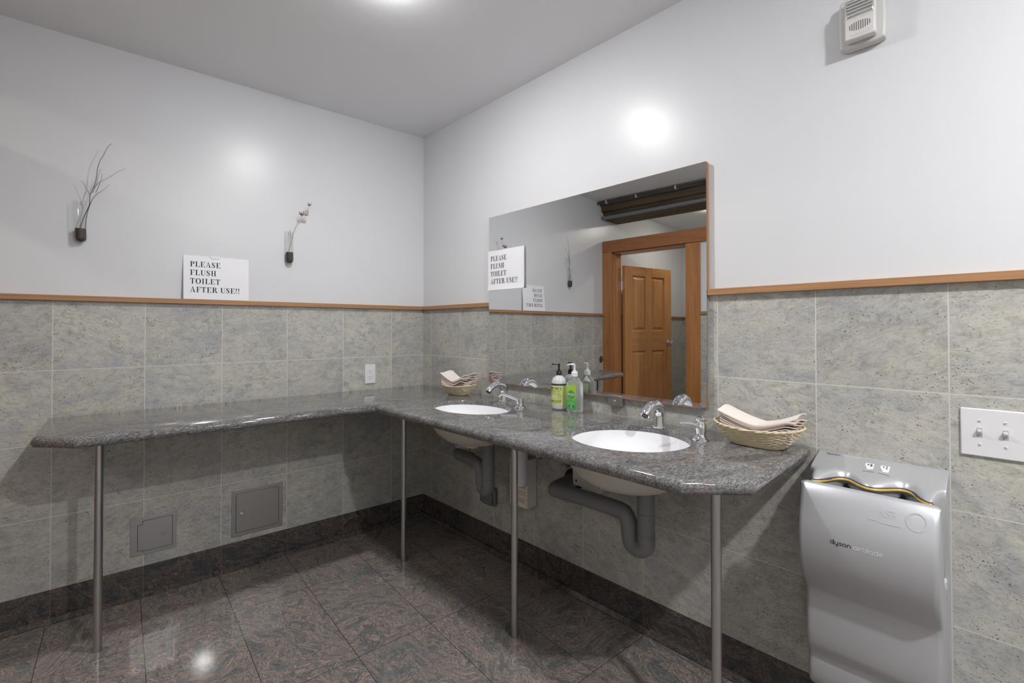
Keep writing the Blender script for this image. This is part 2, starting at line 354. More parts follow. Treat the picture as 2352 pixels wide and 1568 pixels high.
SERIF = {
 'P': (.74, rc(.14, 0, .33, 1)+rc(.02, 0, .46, S_)+rc(.02, 1-S_, .42, 1)+arc(.40, .74, .32, .26, .12, .21, -90, 90)+rc(.33, .48, .40, .53)+rc(.33, .95, .40, 1)),
 'L': (.76, rc(.14, 0, .33, 1)+rc(.02, 0, .72, S_)+rc(.02, 1-S_, .46, 1)+[[(.72, 0), (.74, .3), (.70, .3), (.58, S_)]]),
 'E': (.80, rc(.14, 0, .33, 1)+rc(.02, 0, .72, S_)+rc(.02, 1-S_, .70, 1)+[[(.72, 0), (.76, .28), (.72, .28), (.60, S_)], [(.70, 1), (.71, .74), (.67, .74), (.56, 1-S_)]]+rc(.33, .48, .54, .53)+[[(.54, .36), (.57, .36), (.57, .65), (.54, .65)]]),
 'F': (.74, rc(.14, 0, .33, 1)+rc(.02, 0, .48, S_)+rc(.02, 1-S_, .70, 1)+[[(.70, 1), (.71, .72), (.67, .72), (.56, 1-S_)]]+rc(.33, .48, .54, .53)+rc(.54, .36, .57, .65)),
 'T': (.80, rc(.31, 0, .49, 1)+rc(.20, 0, .60, S_)+rc(.04, 1-S_, .76, 1)+[[(.04, 1), (.03, .72), (.07, .72), (.18, 1-S_)], [(.76, 1), (.77, .72), (.73, .72), (.62, 1-S_)]]),
 'I': (.46, rc(.14, 0, .32, 1)+rc(.02, 0, .44, S_)+rc(.02, 1-S_, .44, 1)),
 'H': (.94, rc(.14, 0, .32, 1)+rc(.60, 0, .78, 1)+rc(.32, .48, .60, .53)+rc(.02, 0, .43, S_)+rc(.49, 0, .90, S_)+rc(.02, 1-S_, .43, 1)+rc(.49, 1-S_, .90, 1)),
 'U': (.86, rc(.12, .32, .30, 1)+rc(.68, .32, .73, 1)+rc(.02, 1-S_, .40, 1)+rc(.58, 1-S_, .84, 1)+arc(.425, .32, .305, .33, .125, .26, 180, 270)+arc(.425, .32, .305, .33, .255, .26, 270, 360)),
 'A': (.88, [[(.40, 1), (.47, 1), (.15, 0), (.10, 0)], [(.40, 1), (.47, 1), (.80, 0), (.60, 0)]]+rc(.22, .30, .66, .35)+rc(.0, 0, .27, S_)+rc(.50, 0, .88, S_)),
 'O': (.90, arc(.44, .5, .42, .52, .22, .46, 0, 360, 28)),
 'S': (.66, band([(.56, .72, .025), (.52, .86, .03), (.40, .95, .035), (.26, .95, .05), (.15, .84, .075), (.15, .70, .09), (.26, .58, .10), (.40, .47, .10), (.50, .35, .09), (.49, .18, .075), (.38, .06, .05), (.24, .05, .035), (.12, .13, .03), (.07, .30, .025)])+rc(.55, .68, .585, .98)+rc(.045, .02, .08, .32)),
 'R': (.88, rc(.14, 0, .33, 1)+rc(.02, 0, .46, S_)+rc(.02, 1-S_, .42, 1)+arc(.40, .745, .31, .255, .12, .205, -90, 90)+rc(.33, .49, .40, .54)+rc(.33, .95, .40, 1)+[[(.40, .52), (.58, .50), (.86, .03), (.64, 0)]]+rc(.64, 0, .88, S_)),
 '!': (.36, [[(.08, 1), (.26, 1), (.20, .30), (.14, .30)]]+arc(.17, .09, .09, .09, 0.001, .001, 0, 360, 14)),
 ' ': (.34, [])}
def serif_line(mb, txt, x0, y0, h, width, fn, mi=0):
    tot = sum(SERIF[c][0]+.06 for c in txt); k = width/tot; x = 0
    for c in txt:
        for q in SERIF[c][1]: mb.add([fn(x0+(x+p[0])*k, y0+p[1]*h) for p in q], [tuple(range(len(q)))], mi)
        x += SERIF[c][0]+.06
def A_(cx, cy, r, a0, a1, n=12): return [(cx+r*math.cos(math.radians(a0+(a1-a0)*i/n)), cy+r*math.sin(math.radians(a0+(a1-a0)*i/n))) for i in range(n+1)]
ROUND = {   # geometric lower case, x height 1, strokes
 'd': (1.25, [A_(.5, .5, .5, 20, 340)+[], [(1.0, 1.55), (1.0, 0)]]), 'y': (1.2, [[(0, 1), (0, .45)]+A_(.45, .45, .45, 180, 360)+[(.9, 1)], [(.9, .5), (.9, -.15)]+A_(.5, -.15, .4, 0, -110)]),
 's': (.95, [[(.68, .93), (.3, 1), (.05, .85), (.1, .6), (.55, .45), (.7, .2), (.5, 0), (.03, .07)]]), 'o': (1.25, [A_(.5, .5, .5, 0, 360, 22)]),
 'n': (1.2, [[(0, 0), (0, .55)]+A_(.45, .55, .45, 180, 0)+[(.9, 0)]]), 'a': (1.25, [A_(.5, .5, .5, 20, 340), [(1.0, 1), (1.0, 0)]]),
 'i': (.3, [[(0, 0), (0, 1)], [(0, 1.38), (0, 1.46)]]), 'r': (.7, [[(0, 0), (0, .6)]+A_(.4, .6, .4, 180, 85)]), 'b': (1.25, [A_(.5, .5, .5, 160, -160), [(0, 1.55), (0, 0)]]),
 'l': (.3, [[(0, 0), (0, 1.55)]]), 'e': (1.2, [[(.02, .52), (.98, .52)]+A_(.5, .5, .5, 5, 310)])}
def round_line(mb, txt, x0, y0, xh, fn, hw=.085, mi=0, adv=.12):
    x = 0
    for c in txt:
        wd, strokes = ROUND[c]
        for st in strokes:
            for q in band([(p[0], p[1], hw) for p in st]): mb.add([fn(x0+(x+p[0])*xh, y0+p[1]*xh) for p in q], [(0, 1, 2, 3)], mi)
            for p in (st[0], st[-1]):
                mb.add([fn(x0+(x+p[0]+hw*math.cos(a*PI/5))*xh, y0+(p[1]+hw*math.sin(a*PI/5))*xh) for a in range(10)], [tuple(range(10))], mi)
        x += wd+adv
    return x*xh
exec_part = None

# ================================================================== SETTING
XW = -2.27                               # room face of the wall with the door
def struct(o, label, cat): return tag(o, label, cat, kind='structure')
# floor and ceiling run on through the doorway into the corridor
m = MB(); m.add([(-4.4, -5.4, 0), (1.2, -5.4, 0), (1.2, .3, 0), (-4.4, .3, 0)], [(0, 1, 2, 3)]); m.add([(-4.4, -5.4, -.1), (1.2, -5.4, -.1), (1.2, .3, -.1), (-4.4, .3, -.1)], [(3, 2, 1, 0)])
struct(m.build('floor', M['floor'], recalc=False), 'polished dark floor of swirling brown and grey granite slabs', 'floor')
m = MB().box(-4.4, 1.2, -5.4, .3, H, H+.1); struct(m.build('ceiling', M['ceil']), 'flat pale grey painted ceiling', 'ceiling')
# left wall: painted plaster above, tile cladding below (local x runs left from the corner)
wl = MB().box(-.3, 4.3, -.2, PL, 0, H).build('wall_left', M['paint'], loc=(0, 0, 0), rotz=ROTA)
struct(wl, 'white painted wall behind the long shelf, with the two tube vases', 'wall')
MB().box(-.05, 4.3, PL-.001, 0, BASE, RAILB+.005).build('tile_cladding', M['tileA'], wl)
b = MB().box(-.05, 4.3, PL-.001, .002, 0, BASE).prism([(.002, 0), (.03, 0), (.03, .006), (.016, .022), (.002, .022)], -.05, 4.3).build('baseboard_left', M['baseA'], rotz=ROTA)
struct(b, 'dark granite baseboard along the wall with the two access panels', 'baseboard')
r = MB().box(-.018, 4.3, PL-.001, .02, RAILB, RAILT).build('trim_1', M['rail'], rotz=ROTA, bevel=.0015, seg=2); struct(r, 'narrow oak coloured rail on top of the tile, left wall', 'rail')
# right wall, local x = -s
wr = MB().box(-5.4, .3, -.2, PL, 0, H).build('wall_right', M['paint'], rotz=ROTB); struct(wr, 'white painted wall with the mirror and the hand dryer', 'wall')
MB().box(-5.4, .0, PL-.001, 0, BASE, RAILB+.005).build('tile_cladding', M['tileB'], wr)
b = MB().box(-5.4, .0, PL-.001, .002, 0, BASE).prism([(.002, 0), (.03, 0), (.03, .006), (.016, .022), (.002, .022)], -5.4, -.0).build('baseboard_right', M['baseB'], rotz=ROTB)
struct(b, 'dark granite baseboard running below the sinks', 'baseboard')
r = MB().box(-.6865, .0, PL-.001, .02, RAILB, RAILT).build('trim_2', M['rail'], rotz=ROTB, bevel=.0015, seg=2); struct(r, 'short piece of oak coloured rail between corner and mirror', 'rail')
r = MB().box(-5.4, -1.898, PL-.001, .02, RAILB, RAILT).build('trim_3', M['rail'], rotz=ROTB, bevel=.0015, seg=2); struct(r, 'oak coloured rail right of the mirror, above the hand dryer', 'rail')
# wall with the doorway, seen in the mirror; it stops at the head of the door and the ceiling runs on over it
TOPC = 2.085
wd = MB().box(XW-.13, XW, -1.45, -.85, 0, TOPC).box(XW-.13, XW, -5.4, -1.45, 0, H).box(XW-.13, XW, -.85, 0.03, 1.985, TOPC)
wd.box(XW-.13, XW, -.10, .03, 0, 1.985)
wd = wd.build('wall_back', M['paint']); struct(wd, 'white wall with the doorway, seen in the mirror', 'wall')
mt = MB().box(.85, 5.4, -.001, .012, BASE, RAILB); o = mt.build('tile_cladding', M['tileA'], wd); o.location = (XW, 0, 0); o.rotation_euler = (0, 0, -PI/2)
r = MB().box(.975, 5.4, -.001, .03, RAILB, RAILT).build('trim_4', M['rail'], loc=(XW, 0, 0), rotz=-PI/2); struct(r, 'oak coloured rail right of the door, seen in the mirror', 'rail')
wx = MB().box(XW, 1.2, -5.4, -5.3, 0, H).build('wall_rear', M['paint']); struct(wx, 'white wall at the rear of the room', 'wall')
wc = MB().box(-4.36, -4.24, -1.8, .2, 0, H).build('wall_corridor', M['paint']); struct(wc, 'wall at the end of the corridor beyond the door', 'wall')
o = MB().box(-.03, 1.8, -.001, .012, 0, RAILB).build('tile_cladding', M['tileA'], wc); o.location = (-4.24, 0, 0); o.rotation_euler = (0, 0, -PI/2)
o = MB().box(-.03, 1.8, -.001, .02, RAILB, RAILT).build('rail', M['rail'], wc); o.location = (-4.24, 0, 0); o.rotation_euler = (0, 0, -PI/2)
wc2 = MB().box(-4.36, XW-.13, -1.9, -1.78, 0, H).build('wall_corridor_side', M['paint']); struct(wc2, 'side wall of the corridor beyond the door', 'wall')

# door: frame, leaf standing open into the corridor
dr = thing('door_1', 'varnished fir panel door standing open in its frame, seen in the mirror', 'door', (0, 0, 0), kind='structure')
MB().box(XW, XW+.022, -.10, -.002, 0, 1.978).build('casing', M['fir'], dr, bevel=.002)
MB().box(XW, XW+.022, -.973, -.846, 0, 1.966).build('casing', M['fir'], dr, bevel=.002)
MB().box(XW, XW+.026, -1.25, -.002, 1.97, 2.088).build('head_casing', M['firh'], dr, bevel=.002)
MB().box(XW-.14, XW, -.115, -.10, 0, 1.966).box(XW-.05, XW-.03, -.118, -.112, 0, 1.95).build('jamb', M['fir'], dr)
MB().box(XW-.14, XW, -.855, -.84, 0, 1.966).build('jamb', M['fir'], dr)
MB().box(XW-.14, XW, -.855, -.10, 1.955, 1.97).build('head_jamb', M['firh'], dr)
hx, hy = XW-.15, -.139; ang = math.atan2(-.309+.139, -3.123+2.417)   # leaf direction
def leaf_part(mb, name, mat_, parent, **k):
    o = mb.build(name, mat_, parent, **k); return o
lf = bpy.data.objects.new('door_leaf', None); COL.objects.link(lf); lf.parent = dr; lf.location = (hx, hy, 0); lf.rotation_euler = (0, 0, ang)
LW, LH, LT = .725, 1.852, .036
# leaf local: x along the leaf, y thickness, +y side faces the room's mirror side after rotation
st = MB(); zs = [.012, .24, .98, 1.19, 1.755, LH]; xs = [0, .11, .315, .405, .61, LW]
for (a, b_) in ((xs[0], xs[1]), (xs[2], xs[3]), (xs[4], xs[5])): st.box(a, b_, -LT/2, LT/2, zs[0], LH)
st.build('stile', M['firl'], lf, bevel=.003, seg=2)
st = MB()
for (a, b_) in ((zs[0], zs[1]), (zs[2], zs[3]), (zs[4], zs[5])):
    for (c, d) in ((xs[1], xs[2]), (xs[3], xs[4])): st.box(c, d, -LT/2, LT/2, a, b_)
st.build('rail', wood('fir_wood_rails', srgb(188, 132, 80), srgb(206, 152, 96), 0, .22), lf, bevel=.003, seg=2)
for (z0, z1) in ((zs[1], zs[2]), (zs[3], zs[4])):
    for (x0, x1) in ((xs[1], xs[2]), (xs[3], xs[4])):
        p = MB()
        for sg in (-1, 1):
            a = [(x0, z0, .016), (x0+.007, z0+.007, .005), (x0+.014, z0+.014, .005), (x0+.036, z0+.036, .0145)]
            V = []
            for (ex, ez, yy) in a:
                dx = ex-x0; V += [(x0+dx, sg*yy, z0+dx), (x1-dx, sg*yy, z0+dx), (x1-dx, sg*yy, z1-dx), (x0+dx, sg*yy, z1-dx)]
            F = [(j*4+i, j*4+(i+1) % 4, (j+1)*4+(i+1) % 4, (j+1)*4+i) for j in range(3) for i in range(4)]+[(12, 13, 14, 15)]
            p.add(V, F)
        p.build('door_panel', M['firl'], lf, recalc=False, ang=12)
k = MB()
for sg in (-1, 1): k.lathe([(.026, 0), (.026, .006), (.010, .010), (.009, .035), (.022, .045), (.026, .056), (.02, .066), (.0001, .069)], 20)
kn = MB(); 
for sg in (-1, 1):
    q = MB().lathe([(.028, 0), (.028, .006), (.010, .010), (.009, .035), (.022, .045), (.026, .056), (.02, .066), (.0001, .069)], 20)
    kn.add([(v[0]+.665, sg*(LT/2+v[2]), v[1]+1.06) for v in q.v], q.f)
kn.build('door_knob', M['chrome'], lf)
for zc in (1.645, .25):
    q = MB().tube([(hx+.010, -.119, zc-.046), (hx+.010, -.119, zc+.046)], .0055, 12).box(hx+.004, hx+.007, -.150, -.106, zc-.045, zc+.045)
    q.build('hinge', M['chrome'], dr, weld=False)
# old timber over the doorway, with a conduit and cable bundle on its face
bm_ = thing('ceiling_beam', 'old rough dark timber beam over the doorway, seen in the mirror', 'beam', (0, 0, 0))
MB().prism([(-2.18, 2.479), (-2.205, 2.44), (-2.225, 2.44), (-2.235, 2.385), (-2.262, 2.38), (-2.285, 2.312), (-2.56, 2.312), (-2.56, 2.479)], -1.45, .03, axis=1).build('beam', M['beam'], bm_, bevel=.004, seg=1)
cdt = thing('conduit', 'grey metal conduit running along the face of the timber beam', 'conduit', (0, 0, 0))
MB().tube([(-2.243, .028, 2.322), (-2.243, -1.45, 2.322)], .019, 16).build('pipe', plain('conduit_metal', srgb(128, 130, 132), .4, .3), cdt)
MB().lathe([(.028, 0), (.028, .008)], 20).build('wall_disc', M['rubber'], cdt).matrix_local = Matrix.Translation((-2.243, .028, 2.322)) @ Matrix.Rotation(PI/2, 4, 'X')
cb = thing('cable_bundle', 'strapped bundle of thin dark cables on top of the timber beam face', 'cables', (0, 0, 0))
cm = plain('cable_sheath', srgb(84, 84, 88), .5, noise=.2)
for i in range(5):
    ph = random.random()*6; ox = (i % 3)*.009; oz = (i//3)*.009
    P = [(-2.165+ox*.8+.003*math.sin(y*9+ph), .025-y, 2.452-oz+ox*.6+.004*math.sin(y*13+ph)) for y in [j*.05 for j in range(30)]]
    MB().tube(P, .0042, 7).build('cable', cm, cb)
for y in (-.1, -.42, -.8, -1.2): MB().box(-2.18, -2.145, y-.007, y+.007, 2.438, 2.470).build('cable_clamp', M['plaster'], cb, bevel=.003)

# ================================================================== LAMPS
def lamp(x, y, st, label, col=(1, .995, .99, 1)):
    t = thing('ceiling_light', label, 'light', (x, y, H), group=None)
    MB().lathe([(.066, 0), (.066, -.004), (.056, -.006), (.0515, -.004), (.051, 0)], 40).build('trim_ring', M['white'], t)
    MB().lathe([(.0511, -.003), (.050, -.007), (.044, -.0115), (.034, -.015), (.02, -.0175), (.0001, -.0185)], 40).build('diffuser', emitter('lamp_glow', col, st), t)
lamp(-.815, -1.20, LAMP_NEAR, 'small round ceiling light over the shelf corner')
lamp(-.80, -3.45, LAMP_BACK, 'small round ceiling light over the middle of the room')
lamp(-.28, -3.95, LAMP_BACK*.16, 'small round ceiling light nearest the right wall')
lamp(-1.05, -4.25, LAMP_BACK*.16, 'small round ceiling light at the rear of the room')
lamp(-3.25, -.75, LAMP_CORR, 'small round ceiling light in the corridor beyond the door', (1, .93, .80, 1))

# ================================================================== COUNTER
def corner_fillet(P, radii, n=6):
    out = []; N = len(P)
    for i in range(N):
        p = Vector(P[i]); a = Vector(P[i-1]); b = Vector(P[(i+1) % N]); r = radii[i]
        if r <= 0: out.append(tuple(p)); continue
        u = (a-p).normalized(); v = (b-p).normalized(); th = u.angle(v); d = r/math.tan(th/2)
        c = p+(u+v).normalized()*(r/math.sin(th/2)); s0 = p+u*d-c; s1 = p+v*d-c
        a0 = math.atan2(s0.y, s0.x); a1 = math.atan2(s1.y, s1.x); da = (a1-a0+PI) % (2*PI)-PI
        for k_ in range(n+1): out.append((c.x+r*math.cos(a0+da*k_/n), c.y+r*math.sin(a0+da*k_/n)))
    return out
def B2(s, o): v = WB(s, o); return (v.x, v.y)
inner = Vector((-.585, -.57)); 
poly = [(-1.765, 0), (-1.765, -.455), (-1.65, -.57), (-.585, -.57), B2(2.09, .62), B2(2.22, .49), B2(2.22, 0), (0, 0)]
poly = corner_fillet(poly, [.02, .012, .02, .02, .02, .02, .02, 0])
def offs(P, d):
    N = len(P); out = []
    area = sum(P[i][0]*P[(i+1) % N][1]-P[(i+1) % N][0]*P[i][1] for i in range(N)); sg = 1 if area > 0 else -1
    for i in range(N):
        p = Vector(P[i]); a = (p-Vector(P[i-1])); b = (Vector(P[(i+1) % N])-p)
        if a.length < 1e-7: a = b
        a.normalize(); b.normalize(); na = Vector((-a.y, a.x))*sg; nb = Vector((-b.y, b.x))*sg; m_ = (na+nb); m_.normalize()
        out.append(tuple(p+m_*d/max(.5, m_.dot(na))))
    return out
SINKS = [(.905, .318, .222, .158), (1.751, .306, .205, .195)]
def sink_ring(sk, k=1.0, n=64): return [B2(sk[0]+sk[2]*k*math.cos(2*PI*i/n), sk[1]+sk[3]*k*math.sin(2*PI*i/n)) for i in range(n)]
ctr = thing('vanity_counter', 'polished grey granite L shaped counter on thin steel legs, with two sinks', 'counter', (0, 0, 0))
TH = .038
bm = bmesh.new(); rings = []
for k_ in range(9):
    a = -PI/2+PI*k_/8; P = offs(poly, .019*(1-math.cos(a))*.85)
    if k_ in (0, 8): pass
    P = [(min(q[0], 9), q[1]) for q in P]
    rings.append([bm.verts.new((q[0], q[1], CT-TH/2+TH/2*math.sin(a))) for q in P])
N = len(poly); smooth = []
for j in range(8):
    for i in range(N): smooth.append(bm.faces.new((rings[j][i], rings[j][(i+1) % N], rings[j+1][(i+1) % N], rings[j+1][i])))
hl = []
for sk in SINKS:
    top = [bm.verts.new((x, y, CT)) for x, y in sink_ring(sk)]; t2 = [bm.verts.new((x, y, CT-.003)) for x, y in sink_ring(sk, .988)]; bot = [bm.verts.new((x, y, CT-TH)) for x, y in sink_ring(sk, .988)]
    n = len(top)
    for A1, B1 in ((top, t2), (t2, bot)):
        for i in range(n): smooth.append(bm.faces.new((A1[i], A1[(i+1) % n], B1[(i+1) % n], B1[i])))
    hl.append((top, bot))
def fill(outer, holes):
    es = []
    for L in [outer]+holes:
        for i in range(len(L)):
            e = bm.edges.get((L[i], L[(i+1) % len(L)])) or bm.edges.new((L[i], L[(i+1) % len(L)])); es.append(e)
    bmesh.ops.triangle_fill(bm, edges=es, use_beauty=True, use_dissolve=False)
fill(rings[8], [h[0] for h in hl]); fill(rings[0], [h[1] for h in hl])
bmesh.ops.recalc_face_normals(bm, faces=bm.faces)
me = bpy.data.meshes.new('countertop'); bm.to_mesh(me); bm.free(); me.materials.append(M['counter'])
me.polygons.foreach_set('use_smooth', [True]*len(me.polygons)); me.set_sharp_from_angle(angle=math.radians(32))
top = bpy.data.objects.new('countertop', me); COL.objects.link(top); top.parent = ctr
def leg(x, y):
    m_ = MB().lathe([(.0135, 0), (.0135, CT-TH)], 28); o = m_.build('leg', M['steel'], ctr, loc=(x, y, 0)); return o
leg(-1.59, -.362); leg(-.383, -.479); v = WB(1.293, .409); leg(v.x, v.y); v = WB(2.09, .41); leg(v.x, v.y)

# sinks
for i, sk in enumerate(SINKS):
    c = WB(sk[0], sk[1], CT-.020)
    t = thing('sink_basin', ['white oval undermount sink basin nearer the room corner', 'white oval undermount sink basin nearer the hand dryer'][i], 'sink', c, ROTB)
    inn = [(.984, 0), (.975, -.018), (.93, -.05), (.82, -.09), (.64, -.118), (.4, -.134), (.12, -.140)]
    out = [(.984, -.0179), (1.12, -.0183), (1.12, -.026), (1.08, -.044), (1.0, -.075), (.88, -.106), (.68, -.132), (.4, -.146), (.2, -.150), (.19, -.165), (.165, -.168)]
    m_ = MB().lathe([(r_, z_) for r_, z_ in inn]+[(.12, -.160)], 64, sx=sk[2], sy=sk[3])
    m_.f = [f for f in m_.f if len(f) == 4]; m_.m = [0]*len(m_.f)
    m_.build('bowl', M['porc'], t, ang=60)
    m_ = MB().lathe([(.984, 0)]+out, 64, sx=sk[2], sy=sk[3]); m_.f = [f for f in m_.f if len(f) == 4]; m_.m = [0]*len(m_.f)
    m_.build('outer_shell', M['porco'], t, ang=60)
    MB().lathe([(.026, -.150), (.026, -.140), (.024, -.138), (.018, -.139), (.0001, -.141)], 24).build('drain', M['chrome'], t)

# insulated drain pipes below the sinks
def smooth_path(P, n=8):
    P = [Vector(p) for p in P]; out = []
    for i in range(len(P)-1):
        p0 = P[max(0, i-1)]; p1 = P[i]; p2 = P[i+1]; p3 = P[min(len(P)-1, i+2)]
        for k_ in range(n):
            t_ = k_/n; out.append(.5*((2*p1)+(p2-p0)*t_+(2*p0-5*p1+4*p2-p3)*t_*t_+(3*p1-p0-3*p2+p3)*t_**3))
    return out+[P[-1]]
def pipe(s0, off, ln, label, zt, zb, tilt=0):
    t = thing('drain_pipe', label, 'pipe', WB(s0, off, zb), ROTB)
    r = .031; h = zt-zb
    # local x = -s, y = out, z up
    P = [(0, 0, h), (0, 0, .10), (.0, 0, .055), (.012, 0, .038), (.035, 0, .031), (.058, 0, .042), (.066, 0, .07), (.068, 0, .105), (.082, 0, .135), (.115, -.004, .145), (.07+ln*.5, -.02, .14), (.07+ln*.9, -.035, .128), (.07+ln, -.05, .126), (.085+ln, -.09, .124), (.085+ln, -.2, .122)]
    ct_, sn_ = math.cos(tilt), math.sin(tilt); P = [Vector((p[0]*ct_, p[1]-p[0]*sn_, p[2])) for p in P[:-2]]
    e_ = P[-1]; P += [Vector((e_.x+.015, min(e_.y-.03, -off+.035), e_.z)), Vector((e_.x+.018, -off+.001, e_.z))]; ex, ez = P[-1].x, P[-1].z; S = smooth_path(P, 6)
    MB().tube([P[0]]+S[1:], r, 20).build('insulated_pipe', M['pipe'], t, ang=70)
    # spiral tape seams
    for z in (h*.35, h*.62): MB().lathe([(r+.0004, -.0015), (r+.0012, 0), (r+.0004, .0015)], 20, (0, 0, z)).build('wrap_seam', M['greyp'], t)
    MB().lathe([(.052, 0), (.052, .004), (.034, .010)], 28).build('wall_disc', plain('hole_shade', srgb(40, 38, 34), .8), t).matrix_local = Matrix.Translation((ex, -off+.001, ez)) @ Matrix.Rotation(-PI/2, 4, 'X')  # dark disc: shade of the open wall hole around the pipe, put in as colour
pipe(1.752, .20, .40, 'grey wrapped drain pipe with a long arm, under the sink nearer the hand dryer', .664, .394)
pipe(.891, .20, .33, 'grey wrapped drain pipe under the sink nearer the room corner', .664, .385, .17)

# white sensor control boxes fixed behind the basins
for i, (s0, s1, lab) in enumerate([(.48, .633, 'white control box fixed under the sink nearer the corner'), (1.335, 1.488, 'white control box fixed under the sink nearer the hand dryer')]):
    t = thing('control_box', lab, 'box', WB((s0+s1)/2, 0, .538), ROTB); hw = (s1-s0)/2
    MB().prism([(.0, 0), (.095, 0), (.10, .09), (.10, .19), (0, .19)], -hw, hw).build('case', M['offwhite'], t, bevel=.003)
    for q in (-.8, .75):
        o = MB().lathe([(.005, 0), (.005, .0015), (.0001, .002)], 12).build('screw', M['rubber'], t); o.matrix_local = Matrix.Translation((q*hw, .0965, .022)) @ Matrix.Rotation(-PI/2, 4, 'X')
# tall white box with printed sheet
t = thing('dispenser_unit', 'tall white box with a printed notice low on the tiled wall between the two sinks', 'box', WB(.967, 0, .335), ROTB)
MB().box(-.062, .062, 0, .073, 0, .24).build('case', M['offwhite'], t, bevel=.006)
MB().box(-.058, .055, .073, .0738, .004, .225).build('notice', plain('notice_paper', srgb(226, 214, 196), .6), t)
q = MB(); rr = random.Random(3)
for j in range(19):
    z = .155-j*.0072
    if j in (3, 9, 14): continue
    x = .045
    while x > -.048:
        l_ = rr.uniform(.006, .018); q.box(x-l_, x, .0738, .0742, z, z+(.0035 if j in (0, 17) else .0022)); x -= l_+.003
q.build('lettering', M['greyink'], t, weld=False)
# grey weatherproof electrical box behind the drain pipe
t = thing('outlet_box', 'small grey electrical box low on the tiled wall behind the drain pipe', 'electrical box', WB(.675, 0, .255), ROTB)
MB().box(-.062, .062, 0, .03, 0, .10).build('case', M['greyp'], t, bevel=.012)
MB().box(-.055, .02, .03, .046, .006, .095).build('cover', M['greyp'], t, bevel=.008)
MB().box(.03, .04, .03, .04, .04, .06).build('latch', M['white'], t, bevel=.002)
# supply stop valves
for s_, z_, lab in ((1.125, .612, 'chrome shut off valve with bracket right of the reservoir'), (1.19, .622, 'chrome shut off valve with oval handle left of the long pipe'), (1.27, .60, 'chrome shut off valve directly left of the white control box')):
    t = thing('stop_valve', lab, 'valve', WB(s_, 0, z_), ROTB)
    o = MB().lathe([(.03, 0), (.028, .006), (.009, .008), (.009, .05), (.012, .05), (.012, .075), (.0001, .075)], 18).build('valve_body', M['chrome'], t); o.rotation_euler = (-PI/2, 0, 0)
    MB().tube([(0, .06, 0), (0, .06, .03), (-.01, .07, .08), (-.02, .09, .19)], [.006, .006, .005, .005], 10).build('supply_hose', M['steel'], t)
    o = MB().lathe([(.019, 0), (.021, .004), (.019, .009)], 18, sy=.55).build('handle', M['chrome'], t); o.matrix_local = Matrix.Translation((0, .077, 0)) @ Matrix.Rotation(-PI/2, 4, 'X')

# faucets
def faucet(s_, off, label):
    t = thing('sensor_faucet', label, 'faucet', WB(s_, off, CT), ROTB)
    C_ = [(0, 0, 0), (0, -.001, .02), (0, -.002, .045), (0, .004, .066), (0, .022, .082), (0, .048, .0865), (0, .072, .080), (0, .092, .068), (0, .103, .056)]
    R_ = [.0255, .0235, .0215, .0208, .0205, .0195, .018, .0165, .0155]
    S = smooth_path(C_, 5); Rr = []
    for i in range(len(R_)-1): Rr += [R_[i]+(R_[i+1]-R_[i])*k_/5 for k_ in range(5)]
    Rr.append(R_[-1])
    MB().tube(S, Rr, 28).build('spout', M['chrome'], t, ang=60)
    MB().lathe([(.029, 0), (.029, .003), (.026, .006)], 28).build('base_ring', M['chrome'], t)
    d = Vector((0, .011, -.012)).normalized(); o = MB().lathe([(.0115, 0), (.0115, .002), (.009, -.004), (.0001, -.004)], 20).build('aerator', M['dark'], t)
    o.matrix_local = Matrix.Translation(Vector((0, .1035, .0555))) @ d.to_track_quat('Z', 'Y').to_matrix().to_4x4()
faucet(.881, .088, 'curved chrome sensor faucet at the sink nearer the room corner')
faucet(1.745, .088, 'curved chrome sensor faucet at the sink nearer the hand dryer')
# built-in soap dispensers
t = thing('soap_dispenser', 'slim chrome soap pump with long spout beside the sink nearer the corner', 'soap dispenser', WB(1.089, .175, CT), ROTB)
MB().lathe([(.027, 0), (.0265, .006), (.018, .012), (.014, .014), (.013, .02)], 28).build('base_ring', M['chrome'], t)
MB().lathe([(.012, .012), (.0135, .016), (.017, .02), (.0175, .044), (.015, .0455), (.0001, .046)], 28).build('pump_head', M['chrome'], t)
MB().tube([(.012, .0, .036), (.07, .0, .046), (.125, -.002, .052), (.14, -.002, .046), (.146, -.002, .036)], [.0075, .007, .006, .0055, .005], 12).build('nozzle', M['chrome'], t, ang=60)
MB().lathe([(.024, 0), (.032, .006), (.034, .02), (.034, .30), (.02, .323), (.014, .323)], 28, (0, 0, -.36)).build('reservoir', plain('reservoir_plastic', srgb(205, 206, 208), .4), t)
t = thing('soap_dispenser', 'chrome soap pump with round knob left of the large towel basket', 'soap dispenser', WB(1.942, .173, CT), ROTB)
MB().lathe([(.0275, 0), (.027, .005), (.021, .010), (.0165, .016), (.0155, .022), (.0185, .04), (.0175, .048), (.0135, .056), (.012, .062)], 28).build('pump_body', M['chrome'], t)
MB().lathe([(.012, .062), (.013, .064), (.019, .066), (.0195, .071), (.015, .076), (.0001, .078)], 28).build('pump_head', M['chrome'], t)
MB().tube([(.010, 0, .050), (.03, .004, .052), (.06, .008, .0515), (.068, .009, .050)], [.0055, .004, .0035, .005], 12).build('nozzle', M['chrome'], t, ang=60)

